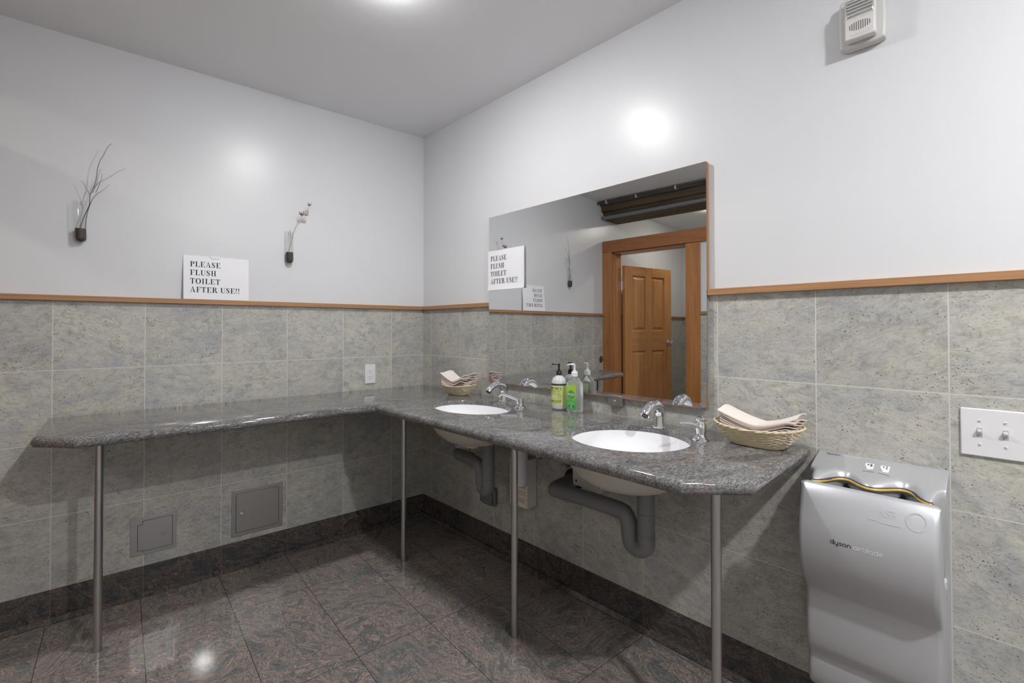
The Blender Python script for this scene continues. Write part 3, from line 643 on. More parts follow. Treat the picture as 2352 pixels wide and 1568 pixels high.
# ================================================================== MIRROR
MS0, MS1, MZ0, MZ1 = .687, 1.8965, .926, 1.828
MC = (MS0+MS1)/2; MH = (MS1-MS0)/2
def mirror_mat():
    t = NT('mirror_silver'); t.b.inputs['Metallic'].default_value = 1; t.b.inputs['Roughness'].default_value = .0
    tc = t.n('ShaderNodeTexCoord').outputs['Object']; sp = t.n('ShaderNodeSeparateXYZ'); t.l(tc, sp.inputs[0])
    nz = t.noise(tc, 9, 4, .6).outputs[0]; nf = t.noise(tc, 60, 3).outputs[0]
    # worn silvering along the bottom edge and up the lower left corner
    e1 = t.math('SUBTRACT', t.math('MULTIPLY', t.math('SUBTRACT', nz, .42), .035), t.math('SUBTRACT', sp.outputs[2], .0))
    dx = t.math('SUBTRACT', MH, sp.outputs[0]); d2 = t.math('ADD', t.math('MULTIPLY', dx, 1.0), t.math('MULTIPLY', sp.outputs[2], .75))
    e2 = t.math('SUBTRACT', t.math('ADD', .028, t.math('MULTIPLY', nf, .02)), d2)
    dr_ = t.math('ADD', sp.outputs[0], MH); e3 = t.math('SUBTRACT', t.math('MULTIPLY', t.math('SUBTRACT', .12, sp.outputs[2]), .06), dr_)
    e = t.math('GREATER_THAN', t.math('MAXIMUM', t.math('MAXIMUM', e1, e2), e3), 0)
    t.l(t.mix(e, (.74, .75, .75, 1), srgb(150, 108, 88)), t.b.inputs['Base Color'])
    t.l(t.math('SUBTRACT', 1, e), t.b.inputs['Metallic']); t.l(t.math('MULTIPLY', e, .5), t.b.inputs['Roughness'])
    return t.m
t = thing('wall_mirror', 'large frameless rectangular mirror with worn bottom edge above the sinks', 'mirror', WB(MC, 0, MZ0), ROTB)
MB().box(-MH, MH, .0195, .020, 0, MZ1-MZ0).build('mirror_glass', mirror_mat(), t)
MB().box(-MH, MH, .0145, .0194, 0, MZ1-MZ0).build('glass_edge', plain('glass_edge', srgb(96, 104, 100), .3), t)
MB().box(-MH, MH, .0005, .0144, .004, RAILB-MZ0).build('lower_backing', plain('grey_backing', srgb(150, 146, 136), .7, noise=.2), t)
MB().box(-MH, MH, .0005, .0144, RAILB-MZ0, MZ1-MZ0-.001).build('backing_board', wood('backing_wood', srgb(176, 116, 66), srgb(188, 130, 78), 2, .5), t)
c = MB().box(-.036, .036, .001, .0235, -.034, 0).box(-.036, .036, .0203, .0235, 0, .010)
o = c.build('mirror_clip', M['steelp'], t, bevel=.0015); o.location = (-(1.5025-MC), 0, .0)
o2 = MB().lathe([(.006, 0), (.005, .002), (.002, .003), (.0015, .001), (.0001, .001)], 16).build('screw', M['chrome'], o); o2.matrix_local = Matrix.Translation((0, .0235, -.014)) @ Matrix.Rotation(-PI/2, 4, 'X')

# ================================================================== PAPER NOTICES
LINES = [('PLEASE', .130), ('FLUSH', .112), ('TOILET', .128), ('AFTER USE!!', .214)]
def notice(name, label, loc, rotz, wpap, hpap, fn, tx, ty):
    t = thing(name, label, 'notice', loc, rotz)
    m_ = MB(); nu, nv = 14, 10
    for sgn in (0, 1):
        V = [tuple(fn(wpap*i/nu, hpap*j/nv)+Vector((0, -.0003*sgn, 0))) for j in range(nv+1) for i in range(nu+1)]
        m_.add(V, [(j*(nu+1)+i, j*(nu+1)+i+1, (j+1)*(nu+1)+i+1, (j+1)*(nu+1)+i) for j in range(nv) for i in range(nu)])
    m_.build('sheet', M['paper'], t, ang=80, recalc=False, weld=False)
    q = MB()
    for i, (s_, w_) in enumerate(LINES): serif_line(q, s_, tx, ty-i*.0415, .0265, w_, lambda x, y: fn(x, y)+Vector((0, .0005, 0)))
    tag(q.build('lettering', M['ink'], t, weld=False, recalc=False), 'bold black serif capitals')
# x across the sheet from its left edge, y up from its lower edge; local +x is to the viewer's left
def fnA(x, y): return Vector((-x, .020*(1-y/.216)*(1-.4*x/.28)+.001+.003*math.sin(PI*y/.216), y))
notice('paper_notice', 'white paper notice standing on the rail of the left wall between two vases', (-1.302, -PL, RAILT+.001), ROTA, .279, .214, fnA, .026, .1585)
t_tape = MB().box(-.150, -.112, .0042, .0045, .204, .219).build('tape', plain('tape', srgb(236, 236, 238), .1), bpy.data.objects['paper_notice'])
def fnM(x, y):
    bend = max(0, (x-.262)/.022)**2*.004+max(0, .01-y)/.01*.004; return Vector((-x, .001+bend, y+.010*(x/.285)*(-.12)))
notice('paper_notice', 'white paper notice taped over the left edge of the mirror', WB(.6815, .0205, 1.427), ROTB, .287, .2145, fnM, .021, .158)

# ================================================================== TUBE VASES
def vase(name, label, x, z, hgt, rad, soil, lean, branches, pods=()):
    t = thing(name, label, 'vase', (x, -PL-rad-.002, z), ROTA)
    def sh(o): o.rotation_euler = (0, lean, 0); return o
    pr_ = [(.0001, 0), (rad*.5, .003), (rad*.87, .010), (rad, .022), (rad, hgt-.004), (rad*1.06, hgt), (rad*.92, hgt), (rad*.9, hgt-.004), (rad*.9, .022), (rad*.75, .012), (.0001, .005)]
    sh(MB().lathe(pr_, 28).build('glass_tube', M['glass'], t, ang=60))
    sh(MB().lathe([(.0001, .0055), (rad*.7, .0125), (rad*.885, .0225), (rad*.885, soil), (.0001, soil)], 24).build('brown_filling', M['soil'], t, ang=60))
    o = MB().box(-.002, .002, -rad-.0015, -rad+.0015, hgt-.014, hgt+.002).build('wall_hook', M['steelp'], t, bevel=.001)
    for br, mat_, r0, r1 in branches:
        P = [Vector((-(p[0]-x), -(p[1]-(-PL-rad-.002)), p[2]-z)) for p in br]
        n = len(P); MB().tube(smooth_path(P, 3), [r0+(r1-r0)*i/(3*(n-1)) for i in range(3*(n-1)+1)], 6).build('twig', M[mat_], t)
    for (p, r, kind) in pods:
        c = Vector((-(p[0]-x), -(p[1]-(-PL-rad-.002)), p[2]-z)); q = MB()
        q.lathe([(.0001, -r*.5), (r*.35, -r*.3), (r*.42, 0), (r*.3, r*.35), (.0001, r*.6)], 10, c)
        rr = random.Random(int(r*1e5)); k_ = 12 if kind == 'straw' else 7
        for i in range(k_):
            a = 2*PI*i/k_+rr.random()*.3; d = Vector((math.cos(a), math.sin(a), 0)); u = rr.uniform(.8, 1.15)
            q.tube([c+Vector((0, 0, -r*.4)), c+d*r*.7*u+Vector((0, 0, -r*.1)), c+d*r*.85*u+Vector((0, 0, r*.5)), c+d*r*.72*u+Vector((0, 0, r*1.15*u))], [r*.07, r*.10, r*.08, r*.02], 5)
        q.build('seed_head', M[kind], t)
V1 = [[(-1.6661, -0.022, 1.6494), (-1.6575, -0.0252, 1.6883), (-1.6436, -0.0283, 1.7329), (-1.6365, -0.0315, 1.7574), (-1.6349, -0.0347, 1.7955), (-1.6226, -0.0378, 1.8355), (-1.6156, -0.041, 1.8699), (-1.6122, -0.0442, 1.9084), (-1.6051, -0.0473, 1.9429), (-1.5944, -0.0505, 1.9687), (-1.5854, -0.0537, 1.9941), (-1.5745, -0.0568, 2.0177), (-1.5635, -0.06, 2.0293)],
 [(-1.6503, -0.022, 1.6516), (-1.6469, -0.0267, 1.6944), (-1.6417, -0.0313, 1.7279), (-1.6311, -0.036, 1.767), (-1.6169, -0.0407, 1.7974), (-1.5953, -0.0453, 1.8197), (-1.5735, -0.05, 1.8495)],
 [(-1.626, -0.04, 1.8247), (-1.6027, -0.0475, 1.8564), (-1.57, -0.055, 1.8831), (-1.5442, -0.0625, 1.9086), (-1.5188, -0.07, 1.9259)],
 [(-1.6348, -0.038, 1.7947), (-1.6474, -0.0353, 1.8217), (-1.6583, -0.0327, 1.8465), (-1.6654, -0.03, 1.8519)],
 [(-1.6277, -0.04, 1.8052), (-1.6135, -0.0467, 1.8497), (-1.6099, -0.0533, 1.8776), (-1.601, -0.06, 1.9091)],
 [(-1.617, -0.04, 1.8072), (-1.6063, -0.0433, 1.8422), (-1.5974, -0.0467, 1.877), (-1.5993, -0.05, 1.8927)]]
vase('tube_vase', 'glass tube vase with bare branching twigs on the left wall', -1.6635, 1.586, .185, .0205, .063, .03,
     [(V1[0], 'twig', .0017, .0007), (V1[1], 'twig', .0015, .0005)]+[(b_, 'twig', .0009, .0005) for b_ in V1[2:]])
V2 = [[(-0.833, -0.02, 1.6383), (-0.8227, -0.025, 1.6866), (-0.8125, -0.03, 1.7376), (-0.8068, -0.035, 1.7628), (-0.7964, -0.04, 1.7912), (-0.7812, -0.045, 1.8204), (-0.7732, -0.05, 1.841)],
 [(-0.7765, -0.045, 1.8312), (-0.7459, -0.0475, 1.8661), (-0.737, -0.05, 1.8978)], [(-.8264, -.02, 1.71), (-0.8264, -0.02, 1.7424), (-0.8288, -0.02, 1.7562)]]
vase('tube_vase', 'glass tube vase with dried seed heads on the left wall near the corner', -.829, 1.568, .180, .0205, .065, .012,
     [(V2[0], 'straw', .0018, .0010), (V2[1], 'straw', .001, .0008), (V2[2], 'twig', .001, .0008)],
     [((-.7770, -.05, 1.843), .015, 'pod'), ((-.7539, -.052, 1.844), .014, 'straw'), ((-.7368, -.05, 1.900), .012, 'pod')])

# ================================================================== ACCESS PANELS, OUTLET, SWITCHES
def rrect(x0, x1, z0, z1, r, n=5): return corner_fillet([(x0, z0), (x1, z0), (x1, z1), (x0, z1)], [r]*4, n)
def ring_plate(mb, outer, inner, y0, y1):
    pass
x0, x1, z0, z1 = -1.492, -1.322, .184, .356; cx, cz = (x0+x1)/2, z0; hw = (x1-x0)/2; hh = z1-z0
t = thing('access_panel', 'smaller steel access panel with notched door, lower left on the tiled wall', 'access panel', (cx, 0, cz), ROTA)
gap = plain('gap_dark', srgb(34, 32, 30), .7)
MB().prism([(-hw, 0), (hw, 0), (hw, hh), (-hw, hh)], .0002, .0028, axis=1).build('frame', M['steelp'], t, bevel=.001, seg=2)
dpoly = [(-hw+.015, .018), (hw-.045, .018), (hw-.045, .023), (hw-.027, .023), (hw-.027, hh-.034), (hw-.045, hh-.034), (hw-.045, hh-.018), (-hw+.015, hh-.018)]
MB().prism(offs(dpoly, -.0016), .0028, .0030, axis=1).build('gap', gap, t)
o = MB().prism(dpoly, .0029, .0040, axis=1).build('door', M['steelp'], t, bevel=.0008, seg=2)
o2 = MB().lathe([(.0125, 0), (.0125, .0015), (.006, .002), (.006, .0005), (.0001, .0005)], 20).build('lock', M['steeld'], o); o2.matrix_local = Matrix.Translation((-.036, .0040, hh*.48)) @ Matrix.Rotation(-PI/2, 4, 'X')
x0, x1, z0, z1 = -1.094, -.855, .159, .392; cx, cz = (x0+x1)/2, z0; hw = (x1-x0)/2; hh = z1-z0
t = thing('access_panel', 'larger square dark steel access panel above the baseboard', 'access panel', (cx, 0, cz), ROTA)
MB().prism([(-hw, 0), (hw, 0), (hw, hh), (-hw, hh)], .0002, .0028, axis=1).build('frame', M['steeld'], t, bevel=.001, seg=2)
dp = rrect(-hw+.020, hw-.020, .020, hh-.020, .008)
MB().prism(rrect(-hw+.0185, hw-.0185, .0185, hh-.0185, .009), .0028, .0030, axis=1).build('gap', gap, t)
o = MB().prism(dp, .0029, .0050, axis=1).build('door', M['steeld'], t, bevel=.0016, seg=3)
o2 = MB().lathe([(.0095, 0), (.0095, .004), (.007, .007), (.0001, .0075)], 20).build('knob', M['chrome'], o); o2.matrix_local = Matrix.Translation((hw-.045, .005, hh*.5)) @ Matrix.Rotation(-PI/2, 4, 'X')

t = thing('wall_outlet', 'white double power outlet on the tiled wall above the counter', 'outlet', (-.3655, 0, .885), ROTA)
MB().box(-.033, .033, 0, .006, 0, .1155).build('cover_plate', M['white'], t, bevel=.0025)
o = MB().box(-.0165, .0165, .005, .0072, .0245, .091).build('receptacle', M['white'], t, bevel=.0008, seg=2)
q = MB()
for zc in (.0745, .0400):
    q.box(.0045, .0062, .0072, .0075, zc-.0035, zc+.0045).box(.0045, .0085, .0072, .0075, zc-.0002, zc+.0015).box(-.0062, -.0045, .0072, .0075, zc-.003, zc+.0035)
    q.add([(.0024*math.cos(a*PI/6), .0075, zc-.0095+.0024*math.sin(a*PI/6)) for a in range(12)], [tuple(range(12))])
q.build('slots', M['ink'], o, weld=False)
for z in (.0085, .107):
    o2 = MB().lathe([(.0028, 0), (.0024, .001), (.0001, .0012)], 12).build('screw', M['offwhite'], t); o2.matrix_local = Matrix.Translation((0, .006, z)) @ Matrix.Rotation(-PI/2, 4, 'X')

t = thing('light_switch', 'white double light switch plate on tile right of the hand dryer', 'light switch', WB(2.6155, 0, .892), ROTB)
MB().box(-.0585, .0585, 0, .0065, 0, .122).build('cover_plate', M['white'], t, bevel=.003)
for xx, up in ((.023, 1), (-.023, 1)):
    MB().box(xx-.0052, xx+.0052, .006, .0069, .049, .073).build('slot', plain('slot_grey', srgb(176, 172, 164), .5), t)
    MB().prism([(.004, .054), (.018, .060+.004), (.0185, .070), (.004, .069)], xx-.0042, xx+.0042).build('toggle', M['white'], t, bevel=.001)
    for z in (.031, .091):
        o2 = MB().lathe([(.0036, 0), (.003, .0014), (.0001, .0018)], 16).build('screw', M['white'], t); o2.matrix_local = Matrix.Translation((xx, .0065, z)) @ Matrix.Rotation(-PI/2, 4, 'X')
        MB().box(-.0032, .0032, -.0004, .0004, .0012, .0021).build('slot_line', M['greyink'], o2, rotz=.5 if z > .05 else 2.2)

t = thing('round_blank_plate', 'small round brown and chrome plate on tile beside the door casing', 'wall plate', (-2.205, 0, .906), ROTA)
MB().lathe([(.036, 0), (.036, .004), (.031, .006)], 32).build('rim', M['chrome'], t).rotation_euler = (-PI/2, 0, 0)
MB().lathe([(.0315, .0), (.0315, .0062), (.0001, .0075)], 32).build('plate', plain('brown_plate', srgb(92, 66, 58), .4, noise=.1), t).rotation_euler = (-PI/2, 0, 0)

# fire alarm sounder with strobe
t = thing('alarm_strobe', 'white fire alarm sounder with clear strobe lens high on the wall', 'fire alarm', WB(2.360, PL, 2.046), ROTB)
bp = corner_fillet([(-.054, .005), (-.035, 0), (.035, 0), (.054, .005), (.056, .06), (.054, .15), (-.054, .15), (-.056, .06)], [.006, .02, .02, .006, .02, .012, .012, .02], 4)
MB().prism(bp, 0, .030, axis=1).build('back_box', M['alarm'], t, bevel=.006)
MB().box(-.0365, .0365, .03, .058, .012, .135).build('cover', M['alarmw'], t, bevel=.005)
q = MB()
for i in range(10):
    xx = -.0235+i*.0052; hh = .013*math.sqrt(max(.05, 1-(xx/.027)**2)); q.box(xx-.0011, xx+.0011, .058, .0584, .047-hh, .047+hh)
q.build('speaker_slots', plain('slot_brown', srgb(110, 100, 100), .6), t, weld=False)
MB().box(-.025, .022, .058, .0586, .020, .027).build('nameplate', M['alarm'], t, bevel=.001)
MB().box(-.0335, .0335, .036, .0595, .074, .128).build('reflector', plain('strobe_reflector', (.75, .73, .62, 1), .12, 1, noise=.3, nscale=120), t, bevel=.004)
for z in (.082, .092, .101, .110, .119): MB().tube([(-.03, .061, z), (.03, .061, z)], .0028, 8).build('reflector_rib', M['chrome'], t)
MB().box(-.0355, .0355, .0585, .075, .0725, .130).build('lens', M['glass'], t, bevel=.007)

# ================================================================== HAND DRYER
t = thing('hand_dryer', 'silver wall mounted hand dryer with ochre sealed slot, right of the counter', 'hand dryer', WB(2.3875, 0, 0), ROTB); HW = .1475
def wave(x):    # how far the slot's rear lip stands from the wall; two hand shaped bays
    lobe = lambda c_: math.exp(-((x-c_)/.040)**2)
    ax = abs(x); e_ = max(0, min(1, (ax-.080)/.035)); w_ = .152+.030*e_*e_*(3-2*e_)-.058*(lobe(.0635)+lobe(-.0635))
    f_ = max(0, min(1, (ax-.122)/.0255)); return w_-.075*f_*f_*(3-2*f_)
XS = [-HW+2*HW*i/96 for i in range(97)]
ZL = .792
def ridge(x):
    lobe = lambda c_: math.exp(-((x-c_)/.042)**2)
    return min(.100-.040*(lobe(.0635)+lobe(-.0635)), wave(x)-.004)
def prof_top(x):
    w_ = wave(x); r_ = ridge(x); d = w_-r_; zr = .8265-.12*r_
    return [(0, .842), (r_*.5, .842-.11*r_), (r_, zr), (r_+d*.25, zr-.0018), (r_+d*.5, zr-.0055), (r_+d*.75, zr-.011), (r_+d*.93, ZL+.006), (w_, ZL)]
def rear_prof(x):
    w_ = wave(x); return prof_top(x)+[(w_-.012, ZL-.055), (w_-.018, ZL-.09), (max(.066, w_-.045), .63), (.068, .58), (.068, .19), (0, .19)]
V = []; n = len(rear_prof(0))
for x in XS: V += [(x, a, b_) for a, b_ in rear_prof(x)]
F = [(i*n+j, i*n+(j+1) % n, (i+1)*n+(j+1) % n, (i+1)*n+j) for i in range(len(XS)-1) for j in range(n)]+[tuple(range(n)), tuple(range((len(XS)-1)*n, len(XS)*n))]
MB().add(V, F).build('rear_body', M['silver'], t, bevel=.005, seg=4, ang=50)
# inner face below the lip
V = []; dz = [(0, .0008), (-.006, -.001), (-.02, -.003), (-.052, -.0105)]; XI = [x for x in XS if abs(x) < .128]
for x in XI:
    for a, b_ in dz: V.append((x, wave(x)+b_, ZL+a))
n = len(dz)
MB().add(V, [(i*n+j, i*n+j+1, (i+1)*n+j+1, (i+1)*n+j) for i in range(len(XI)-1) for j in range(n-1)]).build('inner_panel', plain('slot_grey_plastic', srgb(150, 154, 156), .4), t, ang=60)
def along(dy, dz_, x0=-.126, x1=.126, k_=60):
    return [(x0+(x1-x0)*i/k_, wave(x0+(x1-x0)*i/k_)+dy, ZL+dz_) for i in range(k_+1)]
MB().tube(along(-.001, -.0005), .0052, 10).build('slot_gasket', M['rubber'], t)
MB().tube(along(.0048, -.001), .0036, 10).build('slot_seal', M['seal'], t)
for xx in (.0595, -.0595):
    w_ = wave(xx); zz = ZL-.020
    o = MB().lathe([(.0085, 0), (.0085, .002), (.0055, .002), (.0055, .0006), (.0001, .0006)], 20).build('sensor', M['dark'], t); o.matrix_local = Matrix.Translation((xx, w_-.0022, zz)) @ Matrix.Rotation(-PI/2+.15, 4, 'X')
# front shell and lower body: one profile swept across the width, ends rounded
outer = [(.196, .7965), (.206, .797), (.213, .792), (.228, .76), (.243, .72), (.2515, .68), (.2515, .64), (.245, .60), (.231, .565), (.212, .535), (.195, .513), (.182, .497), (.1765, .485), (.177, .46), (.1795, .42), (.180, .375), (.178, .342), (.172, .324), (.160, .311), (.1555, .300), (.158, .285), (.161, .255), (.160, .232), (.154, .216), (.140, .204), (.11, .198), (.02, .196), (0, .196)]
innr = [(0, .56), (.07, .56), (.11, .572), (.135, .60), (.158, .66), (.176, .72), (.187, .77), (.190, .793)]
prof = outer+innr
cpr = Vector((.12, .5)); 
HS = .1445
st_ = [(-HS, .012), (-HS+.002, .006), (-HS+.006, .002), (-HS+.013, 0), (0, 0), (HS-.013, 0), (HS-.006, .002), (HS-.002, .006), (HS, .012)]
def inset(P, d):
    out = []
    for i, p in enumerate(P):
        if p[0] <= 0.001: out.append((p[0], p[1])); continue
        a = Vector(P[i-1]); b_ = Vector(P[(i+1) % len(P)]); tn = (b_-a).normalized(); nr = Vector((tn.y, -tn.x)); 
        out.append((p[0]+nr.x*d*-1 if False else p[0]-(-nr.x)*d, p[1]-(-nr.y)*d))
    return out
ar = sum(prof[i][0]*prof[(i+1) % len(prof)][1]-prof[(i+1) % len(prof)][0]*prof[i][1] for i in range(len(prof)))
sgn_in = -1 if ar > 0 else 1
V = []; n = len(prof)
for x, d in st_:
    thin = [min(d, .004) if (i >= len(outer) or i < 3) else d for i in range(n)]
    P = []
    for i, p in enumerate(prof):
        if p[0] <= 0.001: P.append(p); continue
        a = Vector(prof[i-1]); b_ = Vector(prof[(i+1) % n]); tn = (b_-a).normalized(); nr = Vector((tn.y, -tn.x))*sgn_in
        P.append((p[0]+nr.x*thin[i], p[1]+nr.y*thin[i]))
    V += [(x, a, b_) for a, b_ in P]
F = [(i*n+j, i*n+(j+1) % n, (i+1)*n+(j+1) % n, (i+1)*n+j) for i in range(len(st_)-1) for j in range(n)]+[tuple(range(n)), tuple(range((len(st_)-1)*n, len(st_)*n))]
sh = MB().add(V, F).build('front_shell', M['silver'], t, ang=60)
def shell_y(z):
    for i in range(len(outer)-1):
        (a, za), (b_, zb) = outer[i], outer[i+1]
        if zb <= z <= za and za > zb: return a+(b_-a)*(za-z)/(za-zb)
    return .25
def onshell(s_, z, e_=.0006): return (2.3875-s_, shell_y(z)+e_, z)
q = MB(); k_ = .0072
wd_ = round_line(q, 'dyson', 2.3200, .6600, k_, lambda x, y: onshell(x, y), hw=.115)
tag(q.build('brand_lettering', M['rubber'], t, weld=False, recalc=False), 'dark lower case lettering')
q = MB(); round_line(q, 'airblade', 2.3200+wd_+.0035, .6600, k_, lambda x, y: onshell(x, y), hw=.115)
tag(q.build('product_lettering', M['white'], t, weld=False, recalc=False), 'white lower case lettering')
faint = plain('faint_mark', (.62, .63, .65, 1), .36, .45)
Vt, Ft = fit_text('NSF', .032, .018, offset=.012); q = MB().add([onshell(2.419+x, .752+y, .0012) for x, y in Vt], Ft)
for (s0, s1, z) in ((2.398, 2.415, .741), (2.420, 2.462, .7385)): q.add([onshell(a, b_, .0016) for a, b_ in ((s0, z), (s1, z), (s1, z+.0012), (s0, z+.0012))], [(0, 1, 2, 3)])
tag(q.build('approval_mark', faint, t, weld=False, recalc=False), 'faint pale lettering')
q = MB()
for i in range(40):
    a0 = 2*PI*i/40; a1 = 2*PI*(i+1)/40
    q.add([onshell(2.490+r_*math.cos(a), .757+r_*1.02*math.sin(a), .0012) for r_, a in ((.0200, a0), (.0200, a1), (.0172, a1), (.0172, a0))], [(0, 1, 2, 3)])
q.build('ring_mark', faint, t, weld=False, recalc=False)
def ontop(s_, y_): # sloping top, y_ = distance out from the wall
    x = 2.3875-s_; P = prof_top(x)
    for i in range(len(P)-1):
        if P[i][0] <= y_ <= P[i+1][0]:
            f_ = (y_-P[i][0])/(P[i+1][0]-P[i][0]); return (x, y_, P[i][1]+(P[i+1][1]-P[i][1])*f_+.0008)
    return (x, y_, .8)
q = MB()
for s_ in (2.372, 2.4065):
    q.add([ontop(s_+a, .052+b_) for a, b_ in ((-.010, -.014), (.010, -.014), (.010, .014), (-.003, .017), (-.006, .006), (-.010, .0))], [tuple(range(6))])
    for a, b_ in ((-.003, -.006), (.0035, -.009), (.004, -.001)): q.add([(p_[0], p_[1], p_[2]+.0003) for p_ in [ontop(s_+a+.0022*math.cos(j*PI/4), .052+b_+.0026*math.sin(j*PI/4)) for j in range(8)]], [tuple(range(8))], 1)
    q.add([ontop(s_+a, b_) for a, b_ in ((-.012, .0765), (.014, .0765), (.014, .0778), (-.012, .0778))], [(0, 1, 2, 3)], 1)
q.build('hand_icons', [M['white'], M['rubber']], t, weld=False, recalc=False)
q = MB(); l1 = round_line(q, 'dyson', 2.262, -.020, .0055, lambda x, y: ontop(x, max(.001, -y)), hw=.1); q.build('small_brand_lettering', M['rubber'], t, weld=False, recalc=False)
q = MB(); round_line(q, 'airblade', 2.262+l1+.002, -.020, .0055, lambda x, y: ontop(x, max(.001, -y)), hw=.1); q.build('small_product_lettering', M['white'], t, weld=False, recalc=False)

# ================================================================== SOAP BOTTLES
def pump(t, z, mat_, k_=1.0, turn=0):
    MB().lathe([(.013*k_, 0), (.0132*k_, .018), (.0122*k_, .0195), (.0085*k_, .020), (.0085*k_, .0245), (.0072*k_, .0255)], 24, (0, 0, z)).build('cap', mat_, t)
    o = MB().lathe([(.0048, .0255), (.0042, .040), (.0058, .052), (.0065, .0535), (.0001, .0545)], 16, (0, 0, z)).tube([(0, 0, z+.052), (.016, 0, z+.0525), (.028, 0, z+.0515), (.033, 0, z+.0475)], [.0042, .0038, .0032, .0028], 10).build('pump_head', mat_, t, weld=False)
    o.rotation_euler = (0, 0, turn); return o
t = thing('soap_bottle', 'round soap bottle with lime label and black pump on the counter', 'soap bottle', WB(1.228, .062, CT), ROTB); r = .0345
MB().lathe([(.0001, .001), (.028, .0), (.033, .004), (r, .010), (r, .118), (.033, .130), (.028, .141), (.020, .149), (.0135, .152), (.0125, .158), (.0001, .158)], 40).build('bottle_body', plain('milky_plastic', srgb(226, 228, 228), .2, Transmission_Weight=.25), t, ang=60)
# label centre faces straight out from the wall (local +y)
MB().lathe([(r+.0004, .022), (r+.0004, .110)], 48, a0=PI/2-1.75, a1=PI/2+1.75).build('label', plain('lime_label', srgb(206, 216, 130), .45), t, ang=60)
MB().lathe([(r+.0005, .111), (r+.0005, .1185)], 48).build('neck_band', plain('navy_band', srgb(38, 42, 62), .4), t, ang=60)
def oncyl(x, z, e_=.0009): a = PI/2-x/r*-1; a = PI/2+(-x)/r; return ((r+e_)*math.cos(a), (r+e_)*math.sin(a), z)
q = MB()
# text x runs to the viewer's right = local -x
def wrap(txt, xc, z, w_, h_, off=0, mi=0):
    Vt, Ft = fit_text(txt, w_, h_, offset=off); q.add([((r+.0009)*math.cos(PI/2+(x-w_/2-xc)/r), (r+.0009)*math.sin(PI/2+(x-w_/2-xc)/r), z+y) for x, y in Vt], Ft, mi)
wrap("MEYER'S", -.006, .0915, .058, .012, .008); wrap('CLEAN DAY', -.006, .084, .054, .0042, .01); wrap('HAND SOAP', -.004, .036, .062, .0095, .015); wrap('LEMON VERBENA SCENT', -.004, .030, .058, .0034)
for j in range(3): wrap('OLIVE OIL AND ALOE VERA', -.006, .078-j*.0042, .050, .0022)
for j in range(5): wrap('GARDEN FRESH', -.026, .068-j*.0050, .020, .0022)
q.build('label_print', M['ink'], t, weld=False, recalc=False)
q = MB()
for rr_, ee in ((.0070, .0009), (.0058, .0011)):
    q.add([((r+ee)*math.cos(PI/2+(.002+rr_*math.cos(a))/r), (r+ee)*math.sin(PI/2+(.002+rr_*math.cos(a))/r), .058+rr_*math.sin(a)) for a in [2*PI*i/20 for i in range(20)]], [tuple(range(20))], 0 if rr_ > .006 else 1)
q.build('round_badge', [plain('badge_ring', srgb(110, 60, 70), .5), M['white']], t, weld=False, recalc=False)
pump(t, .154, M['dark'], 1.0, .5)

t = thing('soap_bottle', 'clear square soap bottle with green label and white pump on the counter', 'soap bottle', WB(1.322, .066, CT), ROTB+.05)
BW, BD = .0335, .0225
def sect(z, kx, ky, r_=.008): return [(p[0], p[1], z) for p in corner_fillet([(-BW*kx, -BD*ky), (BW*kx, -BD*ky), (BW*kx, BD*ky), (-BW*kx, BD*ky)], [r_*min(kx, 1)]*4, 4)]
S = [sect(.0, .9, .86), sect(.003, .97, .96), sect(.008, 1, 1), sect(.122, 1, 1), sect(.127, .97, .96), sect(.146, .58, .66, .012), sect(.152, .40, .58, .012)]
S += [[(p[0]/max(1e-6, math.hypot(p[0], p[1]))*.0125, p[1]/max(1e-6, math.hypot(p[0], p[1]))*.0125, .155) for p in S[-1]]]
n = len(S[0]); S.append([(p[0], p[1], .163) for p in S[-1]])
mb = MB().add([v for s_ in S for v in s_], [(j*n+i, j*n+(i+1) % n, (j+1)*n+(i+1) % n, (j+1)*n+i) for j in range(len(S)-1) for i in range(n)]+[tuple(range(n))[::-1], tuple(range((len(S)-1)*n, len(S)*n))])
bt = NT('clear_soap'); bt.b.inputs['Transmission Weight'].default_value = .86; bt.b.inputs['Base Color'].default_value = srgb(248, 250, 247); bt.b.inputs['Roughness'].default_value = .06; bt.b.inputs['IOR'].default_value = 1.28
mb.build('bottle_body', bt.m, t, ang=50)
def label_mat():
    l = NT('green_label'); tc = l.n('ShaderNodeTexCoord').outputs['Object']; sp = l.n('ShaderNodeSeparateXYZ'); l.l(tc, sp.inputs[0])
    nz = l.noise(tc, 55, 3).outputs[0]; v_ = l.math('ADD', l.math('DIVIDE', sp.outputs[2], .12), l.math('MULTIPLY', l.math('SUBTRACT', nz, .5), .35))
    l.l(l.ramp(v_, [(.1, srgb(62, 160, 82)), (.42, srgb(92, 178, 82)), (.7, srgb(156, 198, 82)), (1, srgb(176, 206, 70))]), l.b.inputs['Base Color']); l.b.inputs['Roughness'].default_value = .35; return l.m
lm = label_mat()
MB().box(-.0245, .0275, BD+.0002, BD+.0005, .012, .120).build('front_label', lm, t)
MB().box(-.0245, .0265, -BD-.0005, -BD-.0002, .012, .120).build('back_label', plain('label_back', srgb(214, 226, 206), .5), t)
q = MB(); yy = BD+.0007
q.add([(.0025+.0185*math.cos(a), yy, .078+.0185*math.sin(a)) for a in [2*PI*i/28 for i in range(28)]], [tuple(range(28))], 0)
def flat(txt, xc, z, w_, h_, mi, off=0):
    Vt, Ft = fit_text(txt, w_, h_, offset=off); q.add([(xc+w_/2-x, yy+.0003, z+y) for x, y in Vt], Ft, mi)
